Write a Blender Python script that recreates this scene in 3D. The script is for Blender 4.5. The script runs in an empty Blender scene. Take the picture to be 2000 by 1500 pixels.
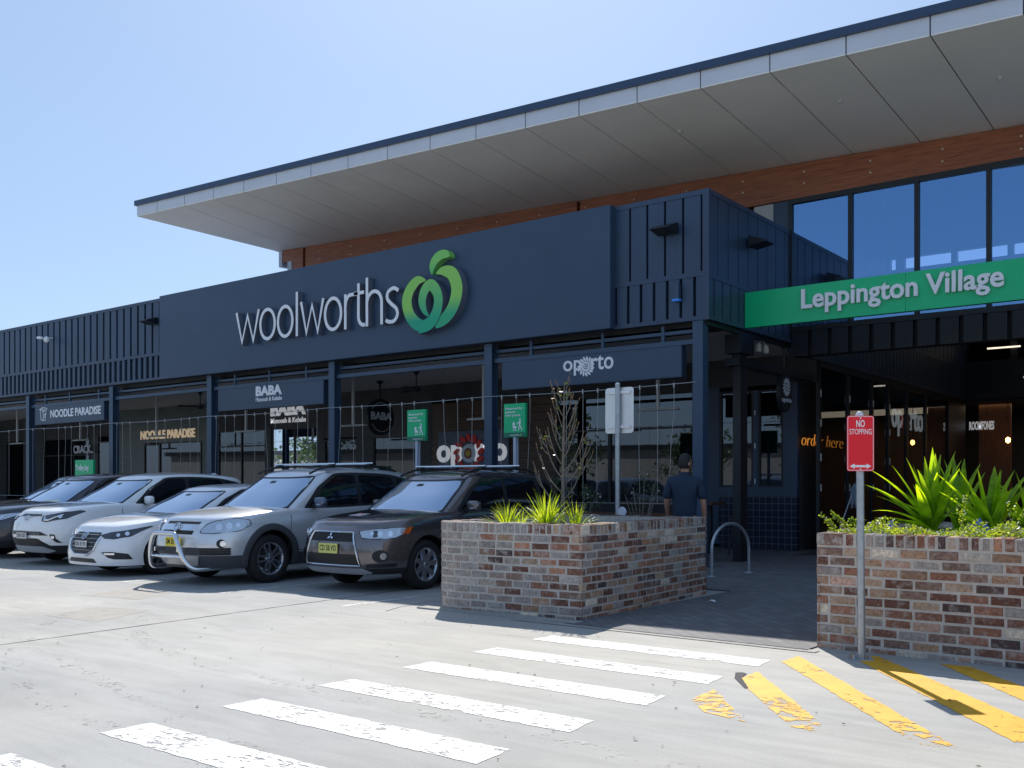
import bpy, bmesh, math, random
from mathutils import Vector, Matrix, geometry
from math import sin, cos, pi, radians as R
C = bpy.context.scene.collection
scene = bpy.context.scene
# ---------------------------------------------------------------- camera, sky, sun
AZ = R(37.74)
FW = Vector((-sin(AZ), cos(AZ), 0)); RT = Vector((cos(AZ), sin(AZ), 0))
cam_d = bpy.data.cameras.new('camera'); cam = bpy.data.objects.new('camera', cam_d); C.objects.link(cam)
cam.location = (0, 0, 1.46); cam.rotation_euler = (R(90), 0, AZ)
cam_d.sensor_width = 36; cam_d.lens = 34.88; cam_d.shift_y = 0.099; cam_d.clip_end = 3000; cam_d.clip_start = 0.05
scene.camera = cam
SUN_EL = R(46.0)
world = bpy.data.worlds.new('World'); scene.world = world; world.use_nodes = True
wn = world.node_tree.nodes; wl = world.node_tree.links
sky = wn.new('ShaderNodeTexSky'); sky.sky_type = 'NISHITA'; sky.sun_disc = False
sky.sun_elevation = SUN_EL; sky.sun_rotation = -AZ
sky.altitude = 0; sky.air_density = 1.0; sky.dust_density = 0.8; sky.ozone_density = 4.0
smix = wn.new('ShaderNodeMix'); smix.data_type = 'RGBA'; smix.inputs['Factor'].default_value = 0.5; smix.inputs['B'].default_value = (3.15, 4.55, 6.75, 1)
wl.new(sky.outputs[0], smix.inputs['A']); wl.new(smix.outputs['Result'], wn['Background'].inputs[0])
wn['Background'].inputs[1].default_value = 0.05
sd = bpy.data.lights.new('sun', 'SUN'); sun = bpy.data.objects.new('sun', sd); C.objects.link(sun)
sd.energy = 2.35; sd.angle = R(0.5); sd.color = (1.0, 0.95, 0.87)
tosun = FW * cos(SUN_EL) + Vector((0, 0, sin(SUN_EL)))
sun.rotation_euler = tosun.to_track_quat('Z', 'Y').to_euler()
scene.view_settings.view_transform = 'Standard'; scene.view_settings.look = 'None'
scene.view_settings.exposure = 1.42; scene.view_settings.gamma = 1

# ---------------------------------------------------------------- materials
def M(name, col, rough=0.6, metal=0.0, var=0.0, vscale=3.0, bump=0.0, bscale=40.0, coat=0.0, ior=None, emit=0, trans=0, stretch=None):
    m = bpy.data.materials.new(name); m.use_nodes = True
    nt = m.node_tree; b = nt.nodes['Principled BSDF']
    b.inputs['Base Color'].default_value = (*col, 1); b.inputs['Roughness'].default_value = rough
    b.inputs['Metallic'].default_value = metal; b.inputs['Coat Weight'].default_value = coat
    b.inputs['Coat Roughness'].default_value = 0.03
    if ior: b.inputs['IOR'].default_value = ior
    if emit:
        b.inputs['Emission Color'].default_value = (*col, 1); b.inputs['Emission Strength'].default_value = emit
    if var or bump:
        tc = nt.nodes.new('ShaderNodeTexCoord'); src = tc.outputs['Object']
        if stretch:
            mp = nt.nodes.new('ShaderNodeMapping'); mp.inputs['Scale'].default_value = stretch
            nt.links.new(src, mp.inputs[0]); src = mp.outputs[0]
    if var:
        n = nt.nodes.new('ShaderNodeTexNoise'); n.inputs['Scale'].default_value = vscale; n.inputs['Detail'].default_value = 8
        n.inputs['Roughness'].default_value = 0.65
        nt.links.new(src, n.inputs['Vector'])
        mr = nt.nodes.new('ShaderNodeMapRange'); mr.inputs['From Min'].default_value = 0.3; mr.inputs['From Max'].default_value = 0.7
        mr.inputs['To Min'].default_value = 1 - var; mr.inputs['To Max'].default_value = 1 + var
        nt.links.new(n.outputs[0], mr.inputs[0])
        mx = nt.nodes.new('ShaderNodeVectorMath'); mx.operation = 'SCALE'; mx.inputs[0].default_value = col
        nt.links.new(mr.outputs[0], mx.inputs['Scale']); nt.links.new(mx.outputs[0], b.inputs['Base Color'])
    if bump:
        n2 = nt.nodes.new('ShaderNodeTexNoise'); n2.inputs['Scale'].default_value = bscale; n2.inputs['Detail'].default_value = 6
        nt.links.new(src, n2.inputs['Vector'])
        bp = nt.nodes.new('ShaderNodeBump'); bp.inputs['Strength'].default_value = bump; bp.inputs['Distance'].default_value = 0.01
        nt.links.new(n2.outputs[0], bp.inputs['Height']); nt.links.new(bp.outputs[0], b.inputs['Normal'])
    return m

def ground_mat():
    m = bpy.data.materials.new('concrete'); m.use_nodes = True; nt = m.node_tree; b = nt.nodes['Principled BSDF']; L = nt.links.new
    tc = nt.nodes.new('ShaderNodeTexCoord')
    def noise(scale, det=8, rough=.6, st=None, dist=0):
        n = nt.nodes.new('ShaderNodeTexNoise'); n.inputs['Scale'].default_value = scale; n.inputs['Detail'].default_value = det
        n.inputs['Roughness'].default_value = rough; n.inputs['Distortion'].default_value = dist
        v = tc.outputs['Object']
        if st:
            mp = nt.nodes.new('ShaderNodeMapping'); mp.inputs['Scale'].default_value = st; mp.inputs['Rotation'].default_value = (0, 0, .5); L(v, mp.inputs[0]); v = mp.outputs[0]
        L(v, n.inputs['Vector']); return n.outputs[0]
    def rng(s, a, b_, c, d):
        r = nt.nodes.new('ShaderNodeMapRange'); 
        for k, x in zip(('From Min', 'From Max', 'To Min', 'To Max'), (a, b_, c, d)): r.inputs[k].default_value = x
        L(s, r.inputs[0]); return r.outputs[0]
    def mul(a, b_):
        q = nt.nodes.new('ShaderNodeMath'); q.operation = 'MULTIPLY'; L(a, q.inputs[0]); L(b_, q.inputs[1]); return q.outputs[0]
    f = mul(rng(noise(.35, 6), .3, .7, .82, 1.1), rng(noise(1.0, 8, .62, (1, 3.5, 1), 1.2), .3, .7, .90, 1.08))
    f = mul(f, rng(noise(60, 3), .3, .75, .93, 1.06))
    f = mul(f, rng(noise(220, 2), .62, .74, 1, .72)); f = mul(f, rng(noise(14, 4, .8), .68, .74, 1, .78)); f = mul(f, rng(noise(.9, 7, .6, (.25, 2.6, 1), 2.0), .52, .75, 1, .86))
    f = mul(f, rng(noise(2.2, 9, .75), .66, .8, 1, .8))
    vs = nt.nodes.new('ShaderNodeVectorMath'); vs.operation = 'SCALE'
    mixc = nt.nodes.new('ShaderNodeMix'); mixc.data_type = 'RGBA'; mixc.inputs['A'].default_value = (.385, .372, .342, 1); mixc.inputs['B'].default_value = (.335, .335, .33, 1)
    L(rng(noise(.2, 3), .4, .6, 0, 1), mixc.inputs['Factor']); L(mixc.outputs['Result'], vs.inputs[0]); L(f, vs.inputs['Scale']); L(vs.outputs[0], b.inputs['Base Color'])
    b.inputs['Roughness'].default_value = .85
    bp = nt.nodes.new('ShaderNodeBump'); bp.inputs['Strength'].default_value = .25; bp.inputs['Distance'].default_value = .004
    L(noise(90, 5), bp.inputs['Height']); L(bp.outputs[0], b.inputs['Normal'])
    return m

def worn_paint(name, col, thr=.74, scale=9, grad=0.0, st=2.2, rg=.78):
    """paint that is missing where worn, so the concrete shows"""
    m = bpy.data.materials.new(name); m.use_nodes = True; nt = m.node_tree; b = nt.nodes['Principled BSDF']; L = nt.links.new
    tc = nt.nodes.new('ShaderNodeTexCoord')
    def noise(s, d, st=(1, 1, 1), r=.7):
        n = nt.nodes.new('ShaderNodeTexNoise'); n.inputs['Scale'].default_value = s; n.inputs['Detail'].default_value = d; n.inputs['Roughness'].default_value = r
        mp = nt.nodes.new('ShaderNodeMapping'); mp.inputs['Scale'].default_value = st; L(tc.outputs['Object'], mp.inputs[0]); L(mp.outputs[0], n.inputs['Vector']); return n.outputs[0]
    def madd(x, k, y):
        a = nt.nodes.new('ShaderNodeMath'); a.operation = 'MULTIPLY_ADD'; a.inputs[1].default_value = k; L(x, a.inputs[0]); L(y, a.inputs[2]); return a.outputs[0]
    a = madd(noise(2.3, 3), .45, noise(scale, 10, (1, st, 1), rg))
    if grad:
        sp = nt.nodes.new('ShaderNodeSeparateXYZ'); L(tc.outputs['Object'], sp.inputs[0]); g = nt.nodes.new('ShaderNodeMapRange')
        g.inputs['From Min'].default_value = 6.7; g.inputs['From Max'].default_value = 5.7; g.inputs['To Min'].default_value = 0; g.inputs['To Max'].default_value = grad; L(sp.outputs['Y'], g.inputs[0])
        a = madd(g.outputs[0], 1, a)
    r = nt.nodes.new('ShaderNodeMapRange'); r.inputs['From Min'].default_value = thr; r.inputs['From Max'].default_value = thr + .025; L(a, r.inputs[0])
    dirt = nt.nodes.new('ShaderNodeMapRange'); dirt.inputs['From Min'].default_value = .35; dirt.inputs['From Max'].default_value = .7; dirt.inputs['To Min'].default_value = 1.04; dirt.inputs['To Max'].default_value = .78; L(noise(5, 8), dirt.inputs[0])
    vs = nt.nodes.new('ShaderNodeVectorMath'); vs.operation = 'SCALE'; vs.inputs[0].default_value = col; L(dirt.outputs[0], vs.inputs['Scale']); L(vs.outputs[0], b.inputs['Base Color']); b.inputs['Roughness'].default_value = .6
    t = nt.nodes.new('ShaderNodeBsdfTransparent'); ms = nt.nodes.new('ShaderNodeMixShader'); L(r.outputs[0], ms.inputs[0]); L(b.outputs[0], ms.inputs[1]); L(t.outputs[0], ms.inputs[2]); L(ms.outputs[0], nt.nodes['Material Output'].inputs[0])
    return m

def brick_mat():
    m = bpy.data.materials.new('old_brick'); m.use_nodes = True; nt = m.node_tree; b = nt.nodes['Principled BSDF']; L = nt.links.new
    at = nt.nodes.new('ShaderNodeAttribute'); at.attribute_name = 'col'
    tc = nt.nodes.new('ShaderNodeTexCoord')
    def noise(s, d, r=.6):
        n = nt.nodes.new('ShaderNodeTexNoise'); n.inputs['Scale'].default_value = s; n.inputs['Detail'].default_value = d; n.inputs['Roughness'].default_value = r
        L(tc.outputs['Object'], n.inputs['Vector']); return n.outputs[0]
    r = nt.nodes.new('ShaderNodeMapRange'); r.inputs['From Min'].default_value = .3; r.inputs['From Max'].default_value = .7; r.inputs['To Min'].default_value = .5; r.inputs['To Max'].default_value = 1.45
    L(noise(35, 8, .7), r.inputs[0])
    vs = nt.nodes.new('ShaderNodeVectorMath'); vs.operation = 'SCALE'; L(at.outputs['Color'], vs.inputs[0]); L(r.outputs[0], vs.inputs['Scale'])
    r2 = nt.nodes.new('ShaderNodeMapRange'); r2.inputs['From Min'].default_value = .50; r2.inputs['From Max'].default_value = .64; r2.inputs['To Min'].default_value = 0; r2.inputs['To Max'].default_value = .75
    L(noise(11, 9, .72), r2.inputs[0])
    mul = nt.nodes.new('ShaderNodeMath'); mul.operation = 'MULTIPLY'; L(r2.outputs[0], mul.inputs[0]); L(at.outputs['Alpha'], mul.inputs[1])
    mix = nt.nodes.new('ShaderNodeMix'); mix.data_type = 'RGBA'; mix.inputs['B'].default_value = (.56, .50, .45, 1)
    L(mul.outputs[0], mix.inputs['Factor']); L(vs.outputs[0], mix.inputs['A']); L(mix.outputs['Result'], b.inputs['Base Color'])
    b.inputs['Roughness'].default_value = .9
    bp = nt.nodes.new('ShaderNodeBump'); bp.inputs['Strength'].default_value = .9; bp.inputs['Distance'].default_value = .010
    L(noise(60, 8, .7), bp.inputs['Height']); L(bp.outputs[0], b.inputs['Normal'])
    return m

def wood_mat(name, col, col2, sc=(.6, 1, 14)):
    m = bpy.data.materials.new(name); m.use_nodes = True; nt = m.node_tree; b = nt.nodes['Principled BSDF']; L = nt.links.new
    tc = nt.nodes.new('ShaderNodeTexCoord'); mp = nt.nodes.new('ShaderNodeMapping'); mp.inputs['Scale'].default_value = sc; L(tc.outputs['Object'], mp.inputs[0])
    n = nt.nodes.new('ShaderNodeTexNoise'); n.inputs['Scale'].default_value = 2.2; n.inputs['Detail'].default_value = 9; n.inputs['Distortion'].default_value = 1.5; n.inputs['Roughness'].default_value = .65
    L(mp.outputs[0], n.inputs['Vector'])
    r = nt.nodes.new('ShaderNodeMapRange'); r.inputs['From Min'].default_value = .35; r.inputs['From Max'].default_value = .68; L(n.outputs[0], r.inputs[0])
    mix = nt.nodes.new('ShaderNodeMix'); mix.data_type = 'RGBA'; mix.inputs['A'].default_value = (*col, 1); mix.inputs['B'].default_value = (*col2, 1)
    L(r.outputs[0], mix.inputs['Factor']); L(mix.outputs['Result'], b.inputs['Base Color']); b.inputs['Roughness'].default_value = .45
    return m

def leaf_mat(name, col, col2, trans=.45):
    m = bpy.data.materials.new(name); m.use_nodes = True; nt = m.node_tree; b = nt.nodes['Principled BSDF']; L = nt.links.new
    tc = nt.nodes.new('ShaderNodeTexCoord')
    n = nt.nodes.new('ShaderNodeTexNoise'); n.inputs['Scale'].default_value = 9; L(tc.outputs['Object'], n.inputs['Vector'])
    r = nt.nodes.new('ShaderNodeMapRange'); r.inputs['From Min'].default_value = .35; r.inputs['From Max'].default_value = .65; L(n.outputs[0], r.inputs[0])
    mix = nt.nodes.new('ShaderNodeMix'); mix.data_type = 'RGBA'; mix.inputs['A'].default_value = (*col, 1); mix.inputs['B'].default_value = (*col2, 1)
    L(r.outputs[0], mix.inputs['Factor']); L(mix.outputs['Result'], b.inputs['Base Color']); b.inputs['Roughness'].default_value = .4
    tr = nt.nodes.new('ShaderNodeBsdfTranslucent'); ms = nt.nodes.new('ShaderNodeMixShader'); ms.inputs[0].default_value = trans
    vs = nt.nodes.new('ShaderNodeVectorMath'); vs.operation = 'MULTIPLY'; vs.inputs[1].default_value = (3.2, 2.6, .5); L(mix.outputs['Result'], vs.inputs[0]); L(vs.outputs[0], tr.inputs['Color'])
    L(b.outputs[0], ms.inputs[1]); L(tr.outputs[0], ms.inputs[2]); L(ms.outputs[0], nt.nodes['Material Output'].inputs[0])
    return m

def glass_mat(name, tint=(.75, .8, .82), refl=.22, rtint=(.8, .88, 1)):
    m = bpy.data.materials.new(name); m.use_nodes = True; nt = m.node_tree; L = nt.links.new
    nt.nodes.remove(nt.nodes['Principled BSDF'])
    t = nt.nodes.new('ShaderNodeBsdfTransparent'); t.inputs[0].default_value = (*tint, 1)
    g = nt.nodes.new('ShaderNodeBsdfGlossy'); g.inputs[0].default_value = (*rtint, 1); g.inputs['Roughness'].default_value = .01
    f = nt.nodes.new('ShaderNodeFresnel'); f.inputs[0].default_value = 1.5
    a = nt.nodes.new('ShaderNodeMath'); a.operation = 'MULTIPLY_ADD'; a.inputs[1].default_value = 1.0; a.inputs[2].default_value = refl; a.use_clamp = True
    L(f.outputs[0], a.inputs[0])
    ms = nt.nodes.new('ShaderNodeMixShader'); L(a.outputs[0], ms.inputs[0]); L(t.outputs[0], ms.inputs[1]); L(g.outputs[0], ms.inputs[2])
    L(ms.outputs[0], nt.nodes['Material Output'].inputs[0]); return m

def tile_mat(name, c1, mort, w, h, rough=.35, off=0.5, msize=.02, rot=None):
    m = bpy.data.materials.new(name); m.use_nodes = True; nt = m.node_tree; b = nt.nodes['Principled BSDF']; L = nt.links.new
    tc = nt.nodes.new('ShaderNodeTexCoord'); v = tc.outputs['Object']
    mp = nt.nodes.new('ShaderNodeMapping')
    if rot: mp.inputs['Rotation'].default_value = rot
    L(v, mp.inputs[0])
    br = nt.nodes.new('ShaderNodeTexBrick'); br.inputs['Scale'].default_value = 1; br.inputs['Brick Width'].default_value = w; br.inputs['Row Height'].default_value = h
    br.inputs['Mortar Size'].default_value = msize; br.offset = off; br.inputs['Color1'].default_value = (*c1, 1); br.inputs['Color2'].default_value = (*[x * .72 for x in c1], 1); br.inputs['Mortar'].default_value = (*mort, 1)
    br.inputs['Mortar Smooth'].default_value = .1
    L(mp.outputs[0], br.inputs['Vector']); L(br.outputs['Color'], b.inputs['Base Color']); b.inputs['Roughness'].default_value = rough
    return m

MT = dict(
 conc=ground_mat(),
 white_paint=worn_paint('crossing_white', (.70, .70, .69), .775, 11), yellow_paint=worn_paint('line_yellow', (.72, .37, .008), .835, 9, .17, 1.3, .74), tyre=worn_paint('tyre_mark', (.26, .26, .255), .60, 22, 0, 1.0, .7), oil=worn_paint('oil_stain', (.27, .26, .25), .72, 16, 0, 1.0, .7),
 bay_paint=worn_paint('bay_line_white', (.6, .6, .6), .76),
 patch=M('concrete_patch', (.33, .31, .28), .9, var=.12, vscale=6, bump=.2, bscale=90),
 crack=M('joint_sealant', (.05, .05, .055), .9),
 paver=tile_mat('paving', (.17, .17, .18), (.09, .09, .095), .24, .12, .8, .5, .006, rot=(0, 0, .78)),
 kerb=M('kerb', (.34, .33, .31), .9, var=.15, vscale=8, bump=.3, bscale=80),
 clad=M('dark_cladding', (.034, .062, .112), .42, var=.12, vscale=1.6, stretch=(1, 1, .25)),
 panel=M('sign_panel', (.034, .064, .115), .40, var=.09, vscale=1.2, bump=.04, bscale=2), bulk=M('bulkhead_cladding', (.009, .014, .023), .5),
 gap=M('shadow_gap', (.008, .010, .014), .8),
 steel=M('painted_steel', (.035, .07, .125), .4, var=.08, vscale=3),
 black=M('black_metal', (.012, .015, .02), .45),
 cap=M('roof_flashing', (.028, .058, .12), .35),
 fascia=M('light_fascia', (.62, .63, .66), .35, metal=.2, var=.05, vscale=1),
 soffit=M('soffit', (.88, .85, .78), .55, var=.05, vscale=.7),
 timber=wood_mat('red_timber', (.42, .135, .05), (.15, .042, .018)),
 timber2=wood_mat('brown_boards', (.10, .055, .035), (.055, .03, .02), (.8, 1, 9)),
 timber3=wood_mat('interior_timber', (.30, .14, .06), (.15, .07, .03), (7, 1, .6)),
 ceil=M('arcade_ceiling', (.6, .58, .56), .7, var=.05),
 stone=tile_mat('slate_brick', (.06, .07, .075), (.03, .035, .04), .3, .08, .6, .5, .01, rot=(R(90), 0, 0)),
 tile=tile_mat('dark_tiles', (.025, .035, .06), (.13, .15, .2), .15, .15, .15, 0, .006, rot=(R(90), 0, 0)),
 greenwall=tile_mat('green_tiles', (.045, .075, .075), (.02, .03, .03), .4, .09, .35, .5, .006, rot=(R(90), 0, 0)),
 glass=glass_mat('shop_glass', (.5, .55, .55), .07), glass_up=glass_mat('clerestory_glass', (.50, .62, .85), .46, (.30, .56, .95)),
 room=M('room_wall', (.05, .05, .055), .8, var=.3, vscale=1.5), roomfloor=M('room_floor', (.08, .08, .08), .4),
 white=M('white_letter', (.85, .86, .88), .4), letter=M('letter_face', (.66, .70, .78), .35),
 side=M('letter_return_shade', (.12, .14, .18), .5),  # dark sides: shade around the raised letters put into the colour
 g1=M('leaf_green', (.24, .56, .12), .35), g2=M('mid_green', (.02, .36, .16), .35),
 sgreen=M('sign_green', (.0, .52, .20), .35, var=.03), sgreen2=M('pole_sign_green', (.0, .5, .2), .4), sgreen3=M('pole_sign_dark_green', (.0, .17, .1), .4),
 red=M('sign_red', (.9, .004, .018), .45), galv=M('galvanised_steel', (.42, .45, .48), .42, metal=.75, var=.15, vscale=14),
 alu=M('sign_back', (.78, .78, .78), .35, metal=.55, var=.06), silver=M('chrome', (.75, .77, .8), .12, metal=1),
 post=M('pale_post', (.45, .50, .62), .4), mesh=M('wire', (.42, .42, .42), .4, metal=.6),
 greyboard=M('grey_board', (.10, .13, .18), .5, var=.2, vscale=4), ored=M('flame_red', (.75, .02, .02), .4), oyel=M('flame_yellow', (.6, .38, .02), .4), odk=M('flame_dark', (.2, .03, .02), .4),
 heater=M('heater_grey', (.5, .5, .48), .4), blue=M('lamp_blue', (.05, .3, .9), .4),
 warm=M('cream_letters_glow', (.95, .74, .50), .5, emit=.10), neon=M('neon', (1.0, .36, .05), .5, emit=.15), strip=M('strip_lamp', (1.0, .85, .65), .5, emit=.5), lit=M('lit_letter', (.80, .82, .86), .5, emit=.11), bulb=M('bulb', (1.0, .45, .1), .5, emit=6),  # the warm cream wall letters are unlit; their glow is added to brighten them
 brick=brick_mat(), mortar=M('mortar', (.54, .49, .44), .95, var=.15, vscale=20, bump=.5, bscale=90), soil=M('soil', (.05, .038, .028), .95, var=.3, vscale=12, bump=.8, bscale=30),
 grass=leaf_mat('grass_blade', (.16, .27, .03), (.28, .38, .05)), clivia=leaf_mat('strap_leaf', (.15, .29, .02), (.30, .46, .03), .6), cover=leaf_mat('ground_leaf', (.09, .17, .02), (.24, .33, .05), .4),
 shrub=leaf_mat('shrub_leaf', (.03, .07, .03), (.08, .12, .06), .2), flower=M('white_flower', (.75, .7, .72), .6), bflower=M('blue_flower', (.10, .20, .75), .6),
 bark=M('grey_bark', (.20, .17, .14), .9, var=.3, vscale=30, bump=.6, bscale=60), bud=M('dry_leaf', (.30, .17, .08), .8),
 skin=M('skin', (.42, .22, .15), .55), hair=M('hair', (.012, .010, .010), .6, bump=.6, bscale=120), navy=M('navy_cotton', (.012, .028, .062), .8, bump=.25, bscale=12), pants=M('charcoal_cotton', (.02, .022, .028), .85), shoe=M('white_shoe', (.6, .6, .6), .6),
 rubber=M('tyre_rubber', (.014, .014, .015), .75, var=.3, vscale=8), rim=M('alloy', (.45, .47, .52), .25, metal=.85), disc=M('wheel_well', (.012, .012, .014), .6, metal=.3),
 blackp=M('black_plastic', (.018, .019, .022), .5), greyp=M('grey_plastic', (.055, .06, .07), .55), cglass=M('car_glass', (.34, .46, .62), .03, metal=.7, ior=1.6, coat=1), side_glass=M('side_glass', (.008, .009, .012), .04, ior=1.45),
 lamp=M('headlamp', (.55, .60, .66), .12, metal=.75, coat=1, bump=.6, bscale=14), lampd=M('headlamp_dark', (.05, .055, .065), .1, metal=.5, coat=1, bump=.4, bscale=14), lens=M('lamp_lens', (.8, .84, .9), .06, metal=.9, coat=1), amber=M('amber_lens', (.75, .12, .01), .25, coat=1),
 plate_y=M('yellow_plate', (.78, .62, .03), .4), plate_y2=M('pale_yellow_plate', (.66, .66, .18), .4), plate_w=M('white_plate', (.6, .6, .6), .4), ink=M('plate_ink', (.02, .02, .02), .6), yellow=M('yellow_plastic', (.6, .55, .02), .4), cloth=M('mop_cloth', (.3, .35, .45), .9), wood=M('bar_timber', (.10, .045, .025), .6), pot=M('dark_seat', (.02, .02, .025), .6),
)
def paint(name, col, metal, rough=.28, coat=1.0):
    m = M(name, col, rough, metal=metal, coat=coat); return m

# ---------------------------------------------------------------- object helpers
WP = {}
def link(o, parent=None):
    C.objects.link(o)
    if parent:
        o.parent = parent
        if parent in WP: o.matrix_parent_inverse = WP[parent]
    return o
def thing(name, label, cat, loc=(0, 0, 0), rz=0, group=None, world=False):
    o = bpy.data.objects.new(name, None)
    if world: WP[o] = (Matrix.Translation(loc) @ Matrix.Rotation(rz, 4, 'Z')).inverted()  # parts given in scene coordinates; o.empty_display_size = .2; C.objects.link(o)
    o.location = loc; o.rotation_euler = (0, 0, rz); o['label'] = label; o['category'] = cat
    if group: o['group'] = group
    return o
def tag(o, label, cat, group=None):
    o['label'] = label; o['category'] = cat
    if group: o['group'] = group
    return o
def struct(o, kind='structure'):
    o['kind'] = kind; return o
def copy_tree(o, parent=None, loc=None, label=None):
    c = o.copy(); C.objects.link(c); c.parent = parent
    if loc is not None: c.location = loc
    if label: c['label'] = label
    for ch in list(o.children): copy_tree(ch, c)
    return c

class MB:
    def __init__(s): s.v = []; s.f = []; s.m = []; s.c = []
    def add(s, vs, fs, mi=0):
        k = len(s.v); s.v += [tuple(p) for p in vs]; s.f += [tuple(i + k for i in f) for f in fs]; s.m += [mi] * len(fs); return s
    def box(s, x0, x1, y0, y1, z0, z1, mi=0):
        return s.add([(x0, y0, z0), (x1, y0, z0), (x1, y1, z0), (x0, y1, z0), (x0, y0, z1), (x1, y0, z1), (x1, y1, z1), (x0, y1, z1)],
                     [(0, 3, 2, 1), (4, 5, 6, 7), (0, 1, 5, 4), (1, 2, 6, 5), (2, 3, 7, 6), (3, 0, 4, 7)], mi)
    def hexa(s, p, mi=0):
        return s.add(p, [(0, 3, 2, 1), (4, 5, 6, 7), (0, 1, 5, 4), (1, 2, 6, 5), (2, 3, 7, 6), (3, 0, 4, 7)], mi)
    def tube(s, pts, r, n=8, mi=0, r2=None, caps=True):
        pts = [Vector(p) for p in pts]; m = len(pts); rs = [r + (r2 - r) * i / max(1, m - 1) if r2 is not None else r for i in range(m)] if not isinstance(r, (list, tuple)) else r
        vs = []; up = None
        for i, p in enumerate(pts):
            d = (pts[min(i + 1, m - 1)] - pts[max(i - 1, 0)])
            d = d.normalized() if d.length > 1e-9 else Vector((0, 0, 1))
            if up is None: up = Vector((0, 0, 1)) if abs(d.z) < .9 else Vector((1, 0, 0))
            a = d.cross(up).normalized(); b = a.cross(d).normalized(); up = b
            for k in range(n):
                t = 2 * pi * k / n; vs.append(p + (a * cos(t) + b * sin(t)) * rs[i])
        fs = [(i * n + k, i * n + (k + 1) % n, (i + 1) * n + (k + 1) % n, (i + 1) * n + k) for i in range(m - 1) for k in range(n)]
        if caps: fs += [tuple(range(n - 1, -1, -1)), tuple((m - 1) * n + k for k in range(n))]
        return s.add(vs, fs, mi)
    def lathe(s, prof, o, ax, n=32, mi=0):
        o = Vector(o); ax = Vector(ax).normalized(); a = ax.orthogonal().normalized(); b = ax.cross(a)
        vs = []; m = len(prof)
        for (r, h) in prof:
            for k in range(n):
                t = 2 * pi * k / n; vs.append(o + ax * h + (a * cos(t) + b * sin(t)) * r)
        fs = [(i * n + k, i * n + (k + 1) % n, (i + 1) * n + (k + 1) % n, (i + 1) * n + k) for i in range(m - 1) for k in range(n)]
        return s.add(vs, fs, mi)
    def ellipsoid(s, c, r, n=16, m=10, mi=0, rot=None, pw=1.0):
        vs = []; c = Vector(c)
        for i in range(m + 1):
            ph = -pi / 2 + pi * i / m
            for k in range(n):
                t = 2 * pi * k / n; f_ = lambda q: math.copysign(abs(q) ** pw, q); p = Vector((r[0] * f_(cos(ph)) * f_(cos(t)), r[1] * f_(cos(ph)) * f_(sin(t)), r[2] * f_(sin(ph))))
                if rot: p = rot @ p
                vs.append(c + p)
        fs = [(i * n + k, i * n + (k + 1) % n, (i + 1) * n + (k + 1) % n, (i + 1) * n + k) for i in range(m) for k in range(n)]
        return s.add(vs, fs, mi)
    def prism(s, poly, o, xd, ud, depth, mi=0, off=0.0):
        """2D polygon extruded along the normal xd x ud (towards the viewer)"""
        o = Vector(o); xd = Vector(xd); ud = Vector(ud); nd = xd.cross(ud).normalized(); n = len(poly)
        a = sum(poly[i][0] * poly[(i + 1) % n][1] - poly[(i + 1) % n][0] * poly[i][1] for i in range(n))
        if a < 0: poly = poly[::-1]
        f = [o + xd * x + ud * y + nd * (off + depth) for x, y in poly]; b = [o + xd * x + ud * y + nd * off for x, y in poly]
        tri = geometry.tessellate_polygon([[Vector((x, y, 0)) for x, y in poly]])
        fs = []
        for t in tri:
            p = [poly[i] for i in t]; ar = (p[1][0] - p[0][0]) * (p[2][1] - p[0][1]) - (p[2][0] - p[0][0]) * (p[1][1] - p[0][1])
            fs.append(tuple(t) if ar > 0 else tuple(t[::-1]))
        fs2 = [tuple(n + i for i in t[::-1]) for t in fs]
        sd_ = [(i, n + i, n + (i + 1) % n, (i + 1) % n) for i in range(n)]
        sd_ = [tuple(q[::-1]) for q in sd_]
        sd_ = [(n + i, n + (i + 1) % n, (i + 1) % n, i) for i in range(n)]
        return s.add(f + b, fs + fs2 + sd_, mi)
    def ribbon(s, pts, w, o, xd, ud, depth, mi=0, off=0.0, closed=False, smi=None):
        """constant or varying width stroke as an extruded band"""
        n = len(pts); L_ = []; Rr = []
        for i, (x, y) in enumerate(pts):
            if closed: a = pts[(i - 1) % n]; b = pts[(i + 1) % n]
            else: a = pts[max(i - 1, 0)]; b = pts[min(i + 1, n - 1)]
            d1 = Vector((x - a[0], y - a[1])); d2 = Vector((b[0] - x, b[1] - y))
            if d1.length < 1e-6: d1 = d2
            if d2.length < 1e-6: d2 = d1
            d1.normalize(); d2.normalize(); t = (d1 + d2)
            if t.length < 1e-6: t = d1
            t.normalize(); nn = Vector((-t.y, t.x)); k = max(.5, nn.dot(Vector((-d1.y, d1.x))))
            ww = (w[i] if isinstance(w, (list, tuple)) else w) / 2 / k
            L_.append((x + nn.x * ww, y + nn.y * ww)); Rr.append((x - nn.x * ww, y - nn.y * ww))
        o = Vector(o); xd = Vector(xd); ud = Vector(ud); nd = xd.cross(ud).normalized()
        vs = []
        for i in range(n):
            for (x, y), h in ((L_[i], off + depth), (Rr[i], off + depth), (Rr[i], off), (L_[i], off)):
                vs.append(o + xd * x + ud * y + nd * h)
        fs = []
        rng = range(n if closed else n - 1)
        for i in rng:
            j = (i + 1) % n
            for k in range(4):
                fs.append((i * 4 + k, i * 4 + (k + 1) % 4, j * 4 + (k + 1) % 4, j * 4 + k))
        if not closed: fs += [(3, 2, 1, 0), tuple((n - 1) * 4 + k for k in range(4))]
        s.add(vs, fs, mi)
        if smi is not None:
            b = len(s.m) - len(fs)
            for q in range(len(fs)):
                if q >= len(rng) * 4 or q % 4: s.m[b + q] = smi
        return s
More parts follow.
